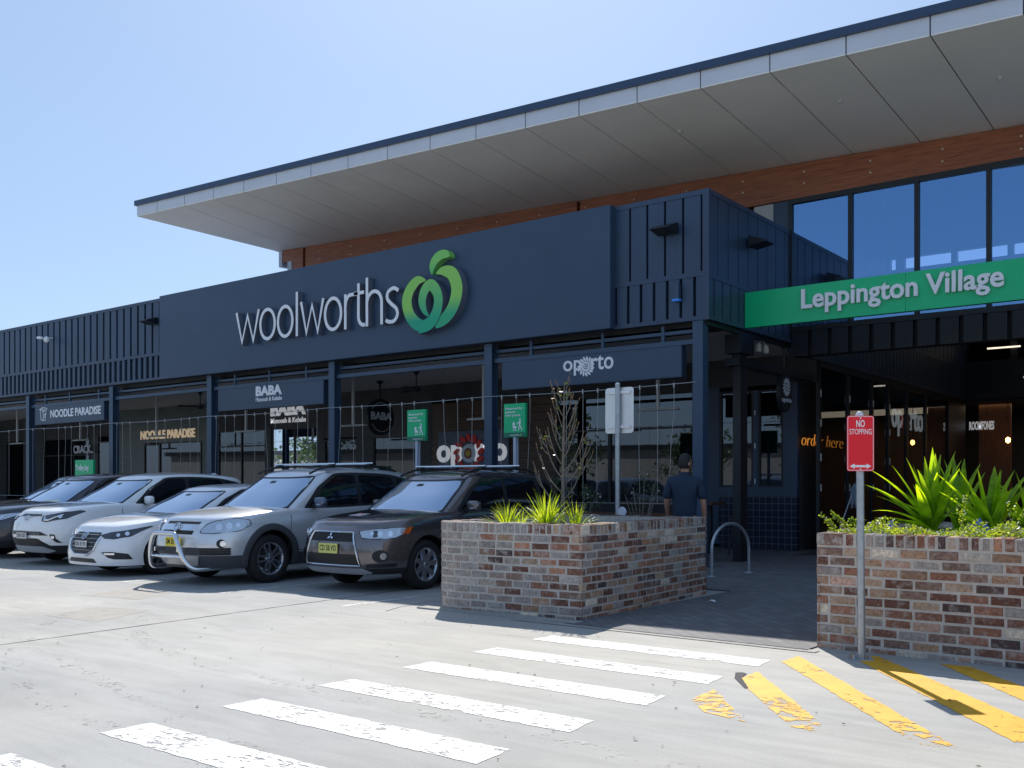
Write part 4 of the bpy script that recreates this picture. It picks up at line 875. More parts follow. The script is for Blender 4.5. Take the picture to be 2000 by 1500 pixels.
# ================================================================ BIKE HOOP, MOP BUCKET
t = thing('bike_rack', 'galvanised steel hoop standing on the paving beside the left planter', 'bike rack', (-7.0, 14.95, 0), world=True)
a_, b_ = Vector((-6.98, 15.45, 0)), Vector((-7.16, 14.45, 0)); pts = [tuple(a_), tuple(a_ + Z_ * .42)]
for i in range(1, 16):
    an = pi * i / 16; pts.append(tuple((a_ + b_) / 2 + (a_ - b_) / 2 * cos(an) + Z_ * (.42 + .42 * sin(an))))
pts += [tuple(b_ + Z_ * .42), tuple(b_)]
mb = MB(); mb.tube(pts, .026, 12); mb.build('hoop', MT['galv'], t, smooth=True)
for p in (a_, b_):
    mb = MB(); mb.lathe([(.027, .012), (.07, .008), (.075, 0)], tuple(p + Z_ * .012), (0, 0, 1), 16); mb.build('foot_flange', MT['galv'], t)
t = thing('mop_bucket', 'yellow mop bucket standing in the dark hall beside the doors', 'bucket', (-7.35, 21.2, .03), world=True)
mb = MB(); mb.lathe([(0, 0.1), (.17, .1), (.22, .45), (.235, .45), (.235, .40)], (-7.3, 21.6, .02), (0, 0, 1), 20); mb.build('bucket', MT['yellow'], t, smooth=True)
mb = MB(); mb.box(-7.45, -7.15, 21.4, 21.8, .0, .12); mb.build('trolley_base', MT['blackp'], t)
t = thing('mop', 'mop with a pale cloth head leaning upside down by the bucket', 'mop', (-7.55, 21.7, .5), world=True)
mb = MB(); mb.tube([(-7.62, 21.5, .45), (-7.40, 21.9, 1.45)], .013, 8); mb.build('handle', MT['letter'], t)
mb = MB()
random.seed(3)
for k in range(22):
    a = random.uniform(0, 6.28); r = random.uniform(.03, .10); mb.tube([(-7.40, 21.9, 1.50), (-7.40 + r * cos(a) * .8, 21.9 + r * sin(a), 1.38), (-7.40 + r * cos(a), 21.9 + r * sin(a) * 1.1, random.uniform(.95, 1.1))], .018, 5)
mb.build('mop_head', MT['cloth'], t, smooth=True)
# ================================================================ CARS
class Car:
    def __init__(s, **k):
        s.__dict__.update(dict(n=3.2, zb=.24, zlow=.42, xcf=.95, crown=.075, nc=3.0, Ac=.55, tum=1.0), **k)
        s.xcr = s.L - .75
    def xf(s, v): return stab(s.nose, v)
    def wv(s, v): return s.W * tab([(0, .90), (.12, .955), (.3, .985), (.5, 1.0), (.72, .992), (.88, .975), (1, .945)], v)
    def xr(s, v): return s.L - tab([(0, .12), (.3, .0), (.6, .04), (1, .14)], v)
    def zs(s, x): return stab(s.shoulder, x)
    def zv(s, x, v): return s.zb + (s.zlow - s.zb) * v / .2 if v < .2 else s.zlow + (s.zs(x) - s.zlow) * (v - .2) / .8
    def vz(s, x, z): return .2 * (z - s.zb) / (s.zlow - s.zb) if z < s.zlow else .2 + .8 * (z - s.zlow) / (s.zs(x) - s.zlow)
    def front(s, a, v):
        A = s.xcf - s.xf(v); x = s.xcf - A * max(cos(R(abs(a))), 0) ** (2 / s.n); y = s.wv(v) * sin(R(abs(a))) ** (2 / s.n)
        return Vector((x, math.copysign(y, a) if a else 0, s.zv(x, v)))
    def rear(s, a, v):
        A = s.xr(v) - s.xcr; x = s.xcr + A * max(cos(R(abs(a))), 0) ** (2 / 3.2); y = s.wv(v) * sin(R(abs(a))) ** (2 / 3.2)
        return Vector((x, math.copysign(y, a) if a else 0, s.zv(x, v)))
    def F(s, a, z):
        """front surface point at sweep angle a (deg) and height z"""
        v = .5
        for _ in range(6): p = s.front(a, v); v = max(0, min(1, s.vz(p.x, z)))
        return s.front(a, v)
    def FN(s, a, z):
        p = s.F(a, z); e = 1.0
        t = s.F(a + e, z) - s.F(a - e, z); u = s.F(a, min(z + .015, s.zs(p.x))) - s.F(a, z - .015)
        n = t.cross(u); n.normalize()
        if n.x > .3 or (n.y * a < 0 and abs(n.y) > .2): n = -n
        return p, t.normalized(), u.normalized(), n
    def S(s, x, z, sd): return Vector((x, sd * s.wv(max(0, min(1, s.vz(x, z)))), z))
    # cabin
    def cz(s, x, w): z0 = s.zs(x) - .02; return z0 + (stab(s.roof, x) - z0) * w
    def cw(s, w): return s.W * tab([(0, .925), (.3, .885), (.6, .84), (.82, .79), (.92, .755), (.97, .72), (1, .68)], w)
    def cxf(s, w): return tab([(0, s.ws[0]), (.5, (s.ws[0] + s.ws[1]) / 2 - .02), (.88, s.ws[1] - .10), (1, s.ws[1])], w)
    def cxr(s, w): return tab([(0, s.rw[0]), (.5, lerp(s.rw[0], s.rw[1], .4)), (1, s.rw[1])], w)
    def CF(s, q, w):
        Ac = s.Ac; c = (1 - min(1, abs(q)) ** s.nc) ** (1 / s.nc); x = s.cxf(w) + Ac * (1 - c); return Vector((x, q * s.cw(w), s.cz(x, w)))
    def CS(s, x, w, sd): 
        xc = s.cxf(w) + s.Ac; y = s.cw(w)
        if x < xc: u = max(0, min(1, (xc - x) / s.Ac)); y *= max(0, 1 - u ** s.nc) ** (1 / s.nc)
        xr = s.cxr(w) - .5
        if x > xr: u = max(0, min(1, (x - xr) / .5)); y *= max(0, 1 - u ** 3.2) ** (1 / 3.2)
        return Vector((x, sd * y, s.cz(x, w)))
def grid_faces(nr, nc_, base=0, closed=False):
    return [(base + i * nc_ + j, base + i * nc_ + (j + 1) % nc_, base + (i + 1) * nc_ + (j + 1) % nc_, base + (i + 1) * nc_ + j) for i in range(nr - 1) for j in range(nc_ if closed else nc_ - 1)]
def car_body(c, root, pmat):
    vs_ = [0, .06, .12, .2, .205] + [.2 + .8 * i / 12 for i in range(1, 13)]
    na = 16; ring = []
    fa_ = [90 * (i / na) for i in range(na + 1)]
    xs = [lerp(c.xcf, c.xcr, i / 26) for i in range(1, 26)]
    def half(v, sd):
        out = [c.front(a * sd if a else 0.0, v) for a in fa_]
        out += [Vector((x, sd * c.wv(v), c.zv(x, v))) for x in xs]
        out += [c.rear(a * sd if a else 0.0, v) for a in reversed(fa_)]
        return out
    rows = []
    for v in vs_:
        h1 = half(v, 1); h2 = half(v, -1)
        rows.append(h1 + h2[-2:0:-1])
    nc_ = len(rows[0]); V = [p for r_ in rows for p in r_]; Fc = grid_faces(len(rows), nc_, 0, True)
    # deck: strips between matching left/right points of the top ring with a crown
    nh = len(half(1, 1)); top = (len(rows) - 1) * nc_
    qs = [math.sin(pi / 2 * (-1 + 2 * k / 16)) for k in range(17)]
    idx = []
    for i in range(nh):
        L_ = top + i; R_ = top + ((nc_ - i) % nc_); pL = V[L_]
        if i == 0 or i == nh - 1: idx.append([L_] * 17); continue
        row = []; s_ = min(1, abs(pL.y) / (c.W * .75)) ** .8
        for k, q in enumerate(qs):
            if k == 0: row.append(R_); continue
            if k == 16: row.append(L_); continue
            z = pL.z + c.crown * s_ * (1 - abs(q) ** 2.4) ** (1 / 2.0)
            hood = max(0, 1 - abs(abs(q) - .62) / .10) * .012 * s_
            V.append(Vector((pL.x, pL.y * q, z + hood))); row.append(len(V) - 1)
        idx.append(row)
    for i in range(nh - 1):
        for k in range(16):
            f = [idx[i][k], idx[i][k + 1], idx[i + 1][k + 1], idx[i + 1][k]]; g_ = []
            for t in f:
                if t not in g_: g_.append(t)
            if len(g_) > 2: Fc.append(tuple(g_))
    Fc.append(tuple(range(nc_ - 1, -1, -1)))
    me = bpy.data.meshes.new('tub'); me.from_pydata(V, [], Fc); b = bmesh.new(); b.from_mesh(me)
    bmesh.ops.recalc_face_normals(b, faces=b.faces); b.to_mesh(me); b.free()
    tub = bpy.data.objects.new('tub', me); C.objects.link(tub)
    cut = MB()
    for x in (c.wx, c.wx + c.wb):
        cut.lathe([(0, -1.6), (c.ar, -1.6), (c.ar, -c.W + .30), (0, -c.W + .30)], (x, 0, c.wr + .01), (0, 1, 0), 40)
        cut.lathe([(0, c.W - .30), (c.ar, c.W - .30), (c.ar, 1.6), (0, 1.6)], (x, 0, c.wr + .01), (0, 1, 0), 40)
    co = cut.build('cutter', MT['black'])
    md = tub.modifiers.new('b', 'BOOLEAN'); md.operation = 'DIFFERENCE'; md.object = co; md.solver = 'EXACT'
    bpy.context.view_layer.update(); dg = bpy.context.evaluated_depsgraph_get(); me2 = bpy.data.meshes.new_from_object(tub.evaluated_get(dg))
    bpy.data.objects.remove(tub); bpy.data.objects.remove(co)
    b = bmesh.new(); b.from_mesh(me2)
    blk, well = [], []
    for f in b.faces:
        p = f.calc_center_median(); 
        inside = any(((p.x - x) ** 2 + (p.z - c.wr - .01) ** 2) < (c.ar + .004) ** 2 and abs(p.y) > c.W - .32 for x in (c.wx, c.wx + c.wb))
        if inside or p.z < c.zb + .01: well.append(f)
        elif p.z < c.zlow + .004: blk.append(f)
    def split(fs, name, mat):
        d = b.copy(); ids = {f.index for f in fs}; d.faces.ensure_lookup_table()
        bmesh.ops.delete(d, geom=[f for f in d.faces if f.index not in ids], context='FACES')
        m = bpy.data.meshes.new(name); d.to_mesh(m); d.free(); m.materials.clear(); m.materials.append(mat)
        m.polygons.foreach_set('use_smooth', [True] * len(m.polygons)); m.set_sharp_from_angle(angle=R(38)); return link(bpy.data.objects.new(name, m), root)
    b.faces.index_update()
    keep = set(range(len(b.faces))) - {f.index for f in blk} - {f.index for f in well}
    body = split([f for f in b.faces if f.index in keep], 'body', pmat)
    if blk: split(blk, 'lower_trim', c.trim)
    if well: split(well, 'underside', MT['disc'])
    b.free()
    # cabin
    ws = [0, .08, .2, .35, .5, .65, .78, .86, .91, .95, .975, 1]
    q_ = [math.sin(pi / 2 * k / 14) for k in range(15)]; V = []; xs = [i / 22 for i in range(1, 22)]
    def chalf(w, sd):
        out = [c.CF(q * sd, w) for q in q_]; x0 = c.cxf(w) + c.Ac; x1 = c.cxr(w) - .5
        out += [Vector((lerp(x0, x1, t), sd * c.cw(w), c.cz(lerp(x0, x1, t), w))) for t in xs]
        out += [Vector((x1 + .5 * (1 - q ** 3.2) ** (1 / 3.2), sd * q * c.cw(w), c.cz(x1 + .5 * (1 - q ** 3.2) ** (1 / 3.2), w))) for q in reversed(q_)]
        return out
    rows = [chalf(w, 1) + chalf(w, -1)[-2:0:-1] for w in ws]; nc_ = len(rows[0]); V = [p for r_ in rows for p in r_]; Fc = grid_faces(len(rows), nc_, 0, True)
    nh = len(chalf(1, 1)); top = (len(rows) - 1) * nc_; idx = []
    for i in range(nh):
        L_ = top + i; R_ = top + ((nc_ - i) % nc_); pL = V[L_]
        if i == 0 or i == nh - 1: idx.append([L_] * 17); continue
        row = []; s_ = min(1, abs(pL.y) / (c.W * .6)) ** 1.2
        for k, q in enumerate(qs):
            if k == 0: row.append(R_); continue
            if k == 16: row.append(L_); continue
            V.append(Vector((pL.x, pL.y * q, pL.z + .045 * s_ * (1 - q * q)))); row.append(len(V) - 1)
        idx.append(row)
    for i in range(nh - 1):
        for k in range(16):
            g_ = []
            for t in [idx[i][k], idx[i][k + 1], idx[i + 1][k + 1], idx[i + 1][k]]:
                if t not in g_: g_.append(t)
            if len(g_) > 2: Fc.append(tuple(g_))
    m = MB(); m.add(V, Fc); m.build('cabin', pmat, root, smooth=True, angle=40)
    return body
def patch(fn, poly, name, mat, root, off=.006, res=.05, flip=False, smooth=True):
    """polygon in surface coordinates laid on a curved surface; fn(a,b)->(point, normal)"""
    # densify outline
    P = []
    n = len(poly)
    for i in range(n):
        a, b_ = Vector(poly[i]), Vector(poly[(i + 1) % n]); k = max(1, int((b_ - a).length / res))
        P += [a.lerp(b_, j / k) for j in range(k)]
    xs = [p.x for p in P]; ys = [p.y for p in P]; inner = []
    def inside(x, y):
        r = False; m = len(P)
        for i in range(m):
            a, b_ = P[i], P[(i + 1) % m]
            if (a.y > y) != (b_.y > y) and x < (b_.x - a.x) * (y - a.y) / (b_.y - a.y) + a.x: r = not r
        return r
    nx = int((max(xs) - min(xs)) / res) + 1; ny = int((max(ys) - min(ys)) / res) + 1
    for i in range(nx):
        for j in range(ny):
            x, y = min(xs) + (i + .5) * res, min(ys) + (j + .5) * res
            if inside(x, y) and min((Vector((x, y)) - p).length for p in P) > res * .45: inner.append(Vector((x, y)))
    np_ = len(P)
    v2, _, f2, *_r = geometry.delaunay_2d_cdt([p.to_2d() if hasattr(p, 'to_2d') else p for p in P] + inner, [], [list(range(np_))], 1, 1e-6)
    vs = []
    for p in v2:
        q, nrm = fn(p.x, p.y); vs.append(q + nrm * off)
    m = MB(); m.add(vs, [tuple(f) for f in f2])
    k = len(vs); ring = []
    for p in P:
        q, nrm = fn(p.x, p.y); vs2 = q + nrm * off; ring.append(vs2); 
    base = [fn(p.x, p.y) for p in P]; m.add(ring + [q - nrm * .01 for q, nrm in base], [(i, (i + 1) % np_, np_ + (i + 1) % np_, np_ + i) for i in range(np_)])
    o = m.build(name, mat, root)
    bm = bmesh.new(); bm.from_mesh(o.data); bmesh.ops.remove_doubles(bm, verts=bm.verts, dist=.0002); bmesh.ops.recalc_face_normals(bm, faces=bm.faces); bm.to_mesh(o.data); bm.free()
    o.data.polygons.foreach_set('use_smooth', [True] * len(o.data.polygons)); o.data.set_sharp_from_angle(angle=R(40)); return o
def FR(c, sc=.01):
    """front patches use (degrees*sc, z) so that the grid is even"""
    def f(a, z): p, t, u, n = c.FN(a / sc, z); return p, n
    return f
def fp(c, poly, name, mat, root, sd=0, off=.006, res=.045):
    """poly: (deg, z); sd=0 as given, +-1 mirrored"""
    s_ = sd if sd else 1
    return patch(FR(c), [(a * s_ * .01, z) for a, z in poly], name, mat, root, off, res)
def SF(c, sd):
    def f(x, z):
        p = c.S(x, z, sd); q = c.S(x, z + .01, sd); r = c.S(x + .01, z, sd); n = (r - p).cross(q - p).normalized()
        if n.y * sd < 0: n = -n
        return p, n
    return f
def CSF(c, sd):
    def f(x, w):
        p = c.CS(x, w, sd); q = c.CS(x, min(1, w + .02), sd); r = c.CS(x + .02, w, sd); n = (r - p).cross(q - p)
        n = n.normalized() if n.length > 1e-9 else Vector((0, sd, 0))
        if n.y * sd < 0: n = -n
        return p, n
    return f
def CFF(c):
    def f(q, w):
        p = c.CF(q, w); a = c.CF(q + .01, w); b = c.CF(q, w + .01); n = (a - p).cross(b - p).normalized()
        if n.x > 0: n = -n
        return p, n
    return f
def roundpoly(poly, r=.25, k=4):
    out = []; n = len(poly)
    for i in range(n):
        a, b, c_ = Vector(poly[i - 1]), Vector(poly[i]), Vector(poly[(i + 1) % n]); p = b.lerp(a, r); q = b.lerp(c_, r)
        for j in range(k + 1):
            t = j / k; out.append(tuple((1 - t) ** 2 * p + 2 * t * (1 - t) * b + t * t * q))
    return out
def surf_line(c, pts, name, mat, root, r=.004, fn=None, n=5):
    m = MB(); P = []
    for i, p in enumerate(pts):
        if i: P += [tuple(Vector(pts[i - 1]).lerp(Vector(p), j / 8)) for j in range(1, 9)]
        else: P.append(p)
    m.tube([fn(*p)[0] for p in P], r, n); return m.build(name, mat, root, smooth=True)
def emblem(c, z, root, shapes, mat, a=0, name='emblem', off=.012, depth=.012):
    p, t, u, n = c.FN(a, z)
    if t.y > 0: t = -t          # seen from the front the car's left is at -y -> screen x is -y... keep right-handed
    u = n.cross(t) * 1.0
    if u.z < 0: u = -u
    t = u.cross(n); m = MB()
    for kind, dat, w in shapes:
        if kind == 'poly': m.prism(dat, p, t, u, depth, 0, off)
        else: m.ribbon(dat, w, p, t, u, depth, 0, off, closed=(kind == 'ring'))
    return m.build(name, mat, root)
def frame_at(c, a, z):
    p, t, u, n = c.FN(a, z); n = Vector((n.x, n.y, 0)).normalized(); u = Vector((0, 0, 1)); t = u.cross(n); return p, t, u, n
def plate(c, z, txt, bg, root, a=0, w=.37, h=.115, off=.02, ink='ink'):
    p, t, u, n = frame_at(c, a, z); m = MB(); m.prism(rrect(w, h, .01), p, t, u, .01, 0, off); o = m.build('number_plate', MT[bg], root)
    if txt: text('plate_lettering', txt, p + t * (-w * .44) - u * (h * .26) + n * (off + .0105), t, u, w * .88, h * .60, .001, MT[ink], o, bold=.02)
    return o
def wheel(c, x, sd, root, style):
    m = MB(); r = c.wr; y0 = sd * (c.W - .035); ax = (0, sd, 0); o = (x, y0, r)
    m.lathe([(0, -.12), (.16, -.12), (.16, -.10), (.06, -.09), (.05, -.06), (0, -.06)], o, ax, 28); hub = m.build('wheel', M('brake', (.05, .05, .05), .5, metal=.5) if 'brk' not in MT else MT['brk'], root, smooth=True)
    m = MB(); rr = c.rr
    prof = [(rr - .005, -.20), (rr + .03, -.215), (r - .03, -.215), (r - .006, -.19), (r, -.16), (r + .001, -.115), (r - .004, -.111), (r - .004, -.105), (r + .001, -.10), (r, -.055), (r - .006, -.028), (r - .03, -.006), (rr + .045, .004), (rr + .02, .0), (rr + .004, -.012), (rr - .006, -.03)]
    m.lathe(prof, o, ax, 64); m.build('tyre', MT['rubber'], hub, smooth=True)
    m = MB(); m.lathe([(rr - .004, -.20), (rr - .03, -.19), (rr - .035, -.05), (rr - .022, -.022), (rr - .012, -.010), (rr + .003, -.012), (rr + .004, -.02)], o, ax, 56)
    a_ = Vector((1, 0, 0)); u_ = Vector((0, 0, 1)); 
    m.lathe([(0, -.018), (.028, -.018), (.034, -.026), (.06, -.030), (.075, -.04), (.08, -.07)], o, ax, 28)
    ns, dbl, wd = style; off0 = .31 if sd < 0 else .31
    for k in range(ns):
        an = 2 * pi * k / ns + off0 + pi / 2
        for dd in ((-1, 1) if dbl else (0,)):
            def q(rad, lat, dep):
                ca, sa = cos(an), sin(an); return Vector(o) + (a_ * ca + u_ * sa) * rad + (a_ * -sa + u_ * ca) * lat + Vector(ax) * dep
            l0, l1 = dd * .022, dd * (.050 if dbl else 0); w0, w1 = wd * .55, wd * .5 if dbl else wd * .62
            r0, r1 = .05, rr - .018
            m.hexa([q(r0, l0 - w0, -.055), q(r1, l1 - w1, -.045), q(r1, l1 + w1, -.045), q(r0, l0 + w0, -.055), q(r0, l0 - w0 * .8, -.026), q(r1, l1 - w1 * .75, -.016), q(r1, l1 + w1 * .75, -.016), q(r0, l0 + w0 * .8, -.026)])
        an2 = an + pi / ns
        ca, sa = cos(an2), sin(an2); m.lathe([(0, -.028), (.009, -.028), (.010, -.04)], Vector(o) + (a_ * ca + u_ * sa) * .052, ax, 8)
    m.build('rim', MT['rim'], hub, smooth=True, angle=30)
MT['brk'] = M('brake', (.06, .06, .06), .5, metal=.5)
def mirror(c, x, z, sd, root, mat, capmat=None):
    y = sd * (c.cw(.15) + .02); m = MB()
    rot = Matrix.Rotation(sd * .12, 3, 'Z')
    m.ellipsoid((x, y + sd * .15, z), (.070, .128, .080), 28, 16, rot=rot, pw=.62); o = m.build('side_mirror', mat, root, smooth=True)
    m = MB(); m.box(x - .03, x + .03, min(y - sd * .03, y + sd * .07), max(y - sd * .03, y + sd * .07), z - .085, z - .03); m.build('mirror_arm', MT['blackp'], o)
    m = MB(); m.ellipsoid((x - .03, y + sd * .17, z - .035), (.055, .10, .014), 14, 6); m.build('indicator', MT['lens'], o, smooth=True)
def make_car(c, root, pmat, style):
    body = car_body(c, root, pmat)
    for x in (c.wx, c.wx + c.wb):
        for sd in (-1, 1): wheel(c, x, sd, root, style)
    # glass
    blk = roundpoly([(-.955, .03), (.955, .03), (.93, .93), (-.93, .93)], .06)
    patch(CFF(c), blk, 'windscreen_frame', MT['blackp'], root, .002, .08)
    ws = patch(CFF(c), roundpoly([(-.93, .10), (.93, .10), (.895, .885), (-.895, .885)], .08), 'windscreen', MT['cglass'], root, .005, .08)
    patch(CFF(c), roundpoly([(-.09, .77), (.09, .77), (.09, .83), (-.09, .83)], .2), 'rear_view_mirror', MT['blackp'], root, .007, .05)
    patch(CFF(c), roundpoly([(.55, .13), (.68, .13), (.68, .19), (.55, .19)], .2), 'windscreen_sticker', MT['letter'], root, .008, .05)
    for sd in (-1, 1):
        sp = c.side_windows; fr = [(x, w) for x, w in c.side_frame]
        patch(CSF(c, sd), roundpoly(fr, .12), 'window_frame', MT['blackp'], root, .002, .10)
        for poly in sp: patch(CSF(c, sd), roundpoly(poly, .10), 'side_window', MT['side_glass'], root, .006, .10)
        f = SF(c, sd)
        for x, zz in c.seams: surf_line(c, [(x + .10 * (z - .9), z) for z in (c.zlow + .02, .6, .8, c.zs(x) - .06)], 'door_seam', MT['black'], root, .005, f)
        surf_line(c, [(c.seams[0][0], c.zlow + .03), (c.wx + c.wb - .45, c.zlow + .03)], 'door_seam', MT['black'], root, .005, f)
        for x in (c.seams[1][0] - .22, c.seams[-1][0] - .22):
            p, n = f(x, c.zs(x) - .13); m = MB(); m.tube([p + n * .012 + Vector((-.09, 0, 0)), p + n * .032 + Vector((-.06, 0, 0)), p + n * .034 + Vector((.06, 0, 0)), p + n * .012 + Vector((.09, 0, 0))], .012, 8); m.build('door_handle', pmat, root, smooth=True)
        mirror(c, c.mx, c.mz, sd, root, c.mirror_mat or pmat)
        if c.flare:
            for x in (c.wx, c.wx + c.wb):
                m = MB(); vs = []; N_ = 40; zc_ = c.wr + .01
                for i in range(N_ + 1):
                    an = lerp(-.28, pi + .28, i / N_); row = []
                    for rad, of in ((c.ar - .004, -.03), (c.ar - .004, .022), (c.ar + .02, .028), (c.ar + c.flare, .020), (c.ar + c.flare + .008, -.004)):
                        xx, zz = x + rad * cos(an), zc_ + rad * sin(an); zz = max(zz, c.zb + .02); p = c.S(xx, min(zz, c.zs(xx) - .01), sd)
                        if xx < c.xcf:
                            v = max(0, min(1, c.vz(xx, zz))); A = c.xcf - c.xf(v); u = min(1, (c.xcf - xx) / A); p.y = sd * c.wv(v) * (1 - u ** c.n) ** (1 / c.n)
                        if xx > c.xcr:
                            v = max(0, min(1, c.vz(xx, zz))); A = c.xr(v) - c.xcr; u = min(1, (xx - c.xcr) / A); p.y = sd * c.wv(v) * (1 - u ** 3.2) ** (1 / 3.2)
                        p.z = zz; p.y += sd * of; row.append(p)
                    vs += row
                m.add(vs, grid_faces(N_ + 1, 5)); m.build('wheel_arch_trim', c.flare_mat, root, smooth=True, angle=50)
    # wipers
    for q0, q1 in ((.62, .02), (-.05, -.66)):
        f = CFF(c); pts = []
        for i in range(7):
            t = i / 6; p, n = f(lerp(q0, q1, t), lerp(.07, .10, t) ); pts.append(p + n * .018)
        m = MB(); m.tube(pts, .011, 6); m.tube([pts[3], pts[3] + (pts[6] - pts[3]) * .3 + Vector((-.01, 0, .012)), f(lerp(q0, q1, 1.0), .045)[0] + Vector((-.02, 0, .01))], .010, 6); m.build('wiper', MT['blackp'], root, smooth=True)
    # hood shut line across the nose
    if c.hoodline:
        a0, dx = c.hoodline; m = MB(); pts = []
        for i in range(25):
            q = lerp(-.78, .78, i / 24); p = c.front(math.degrees(math.asin(abs(q) ** (c.n / 2))) * (1 if q >= 0 else -1), 1.0); s_ = min(1, abs(p.y) / (c.W * .75)) ** .8
            x = p.x + dx; zz = c.zs(x) + c.crown * (1 - abs(q) ** 2.4) ** .5 * min(1, (dx / .10)) ** .5
            pts.append((x, q * c.W * .945, zz - .001))
    # number plate etc. by caller
    m = MB(); m.ellipsoid((c.roof_fin, 0, stab(c.roof, c.roof_fin) + .045), (.09, .02, .045), 12, 6); m.build('antenna', pmat, root, smooth=True)
    return body
def disc_on(c, a, z, r, name, mat, root, off=.01, sx=1.0, depth=.012):
    p, t, u, n = c.FN(a, z); m = MB(); N_ = 26
    pol = [(r * sx * cos(2 * pi * k / N_), r * sin(2 * pi * k / N_)) for k in range(N_)]
    if u.z < 0: u = -u
    t2 = u.cross(n)
    m.prism(pol, p, t2, u, depth, 0, off); return m.build(name, mat, root)
def rails(c, root, cross=(), x0=1.9, x1=None, mat='blackp'):
    x1 = x1 or c.L - .7
    for sd in (-1, 1):
        pts = []
        for i in range(13):
            x = lerp(x0, x1, i / 12); z = stab(c.roof, x) + .015; e = min(1, min(i, 12 - i) / 1.6); pts.append((x, sd * c.cw(.99) * 1.02, z + .055 * e - .01))
        m = MB(); m.tube(pts, .018, 8); m.build('roof_rail', MT[mat], root, smooth=True)
    for x in cross:
        z = stab(c.roof, x) + .105; w = c.cw(.99) * 1.02
        m = MB(); m.tube([(x, -w - .10, z), (x, w + .10, z)], .017, 10); o = m.build('crossbar', MT['silver'] if c.silverbar else MT['heater'], root, smooth=True)
        for sd in (-1, 1):
            m = MB(); m.box(x - .045, x + .045, sd * w - .05, sd * w + .05, z - .06, z - .012); m.build('rack_foot', MT['blackp'], o)
def place_car(label, x, y, name='parked_car'):
    return thing(name, label, 'car', (x, y, 0), rz=R(90), group='cars parked nose out in front of the shops')
def Y2A(c, y):
    s_ = 1 if y >= 0 else -1; return s_ * math.degrees(math.asin(min(1, (abs(y) / c.W)) ** (c.n / 2)))
def fpy(c, poly, name, mat, root, sides=(1, -1), off=.006, res=.045, rnd=.0):
    """poly in (y metres or ('a',deg), z)"""
    P = [(p[0][1] if isinstance(p[0], tuple) else Y2A(c, p[0]), p[1]) for p in poly]
    if rnd: P = [(a, z) for a, z in roundpoly([(a * .01, z) for a, z in P], rnd)]; P = [(a * 100, z) for a, z in P]
    if name == 'headlight':
        for sd in sides:
            m = MB(); m.tube([c.F(a * sd, z) + c.FN(a * sd, z)[3] * (off + .002) for a, z in P + P[:1]], .0055, 5); m.build('lamp_seal', MT['black'], root, smooth=True)
    return [fp(c, P, name, mat, root, sd, off, res) for sd in sides]
def border(c, poly, w, name, mat, root, off=.014, sides=(0,)):
    """thin raised moulding following an outline given in (y, z)"""
    for sd in sides:
        pts = []; n = len(poly)
        for i in range(n):
            a, b = Vector(poly[i]), Vector(poly[(i + 1) % n]); pts += [a.lerp(b, j / 8) for j in range(8)]
        P = [];
        for p in pts + [pts[0]]:
            q, t, u, nn = c.FN(Y2A(c, p.x) * (sd or 1), p.y); P.append(q + nn * off)
        m = MB(); m.tube(P, w, 6); m.build(name, mat, root, smooth=True)
def slats(c, z0, z1, n, y, name, mat, root, r=.007, off=.010, ytab=None):
    m = MB()
    for i in range(n):
        z = lerp(z0, z1, i / max(1, n - 1)); yy = ytab(z) if ytab else y
        m.tube([c.FN(Y2A(c, lerp(-yy, yy, k / 12)), z)[0] + c.FN(Y2A(c, lerp(-yy, yy, k / 12)), z)[3] * off for k in range(13)], r, 5)
    return m.build(name, mat, root, smooth=True)
NOSE = [(0, .13), (.2, .03), (.4, .0), (.7, .02), (.88, .07), (1, .16)]
PB = paint('bronze_grey_paint', (.165, .145, .15), .72, .2); PS = paint('silver_paint', (.68, .70, .74), .5, .3); PW = paint('white_paint', (.88, .88, .88), 0, .25); PW2 = paint('pearl_white_paint', (.88, .88, .90), 0, .22)
PD = paint('dark_taupe_paint', (.05, .05, .062), .5); PK = paint('black_paint', (.008, .012, .022), .2)
suv = dict(side_windows=[[(1.82, .12), (2.88, .13), (2.88, .86), (2.50, .87), (2.18, .62)], [(2.97, .13), (3.78, .17), (3.74, .82), (2.97, .86)], [(3.88, .22), (4.30, .34), (4.12, .72), (3.86, .80)]],
           side_frame=[(1.70, .05), (3.9, .09), (4.42, .26), (4.2, .80), (3.7, .90), (2.46, .93), (2.05, .62)], mx=1.92, mz=1.16, mirror_mat=None, seams=[(1.42, 0), (2.86, 0), (3.75, 0)], hoodline=None, roof_fin=4.1, silverbar=False)
# ---- bronze grey SUV, nearest
c = Car(L=4.66, W=.89, wb=2.67, wx=1.04, wr=.352, rr=.235, ar=.405, zb=.25, zlow=.335, nose=NOSE, shoulder=[(0, .90), (.2, .905), (.5, .955), (1.0, 1.01), (1.5, 1.05), (2.6, 1.06), (4.66, 1.10)],
        roof=[(1.2, 1.52), (1.9, 1.575), (2.3, 1.635), (3.0, 1.665), (3.9, 1.64), (4.66, 1.56)], ws=(1.12, 2.0), rw=(4.60, 4.42), trim=MT['blackp'], flare=.0, flare_mat=MT['blackp'], **suv)
ra = place_car('bronze grey SUV with a chrome framed grille and red P plate, nearest the brick planter', -10.32, 9.24)
make_car(c, ra, PB, (7, False, .075))
gr = [(-.40, .815), (.40, .815), (.54, .375), (-.54, .375)]
fpy(c, gr, 'grille', MT['black'], ra, (1,), .004, .06)
slats(c, .715, .80, 6, 0, 'grille_slats', MT['blackp'], ra, .004, .008, lambda z: lerp(.54, .40, (z - .375) / .44) - .02); slats(c, .395, .50, 7, 0, 'grille_slats', MT['blackp'], ra, .004, .008, lambda z: lerp(.54, .40, (z - .375) / .44) - .02)
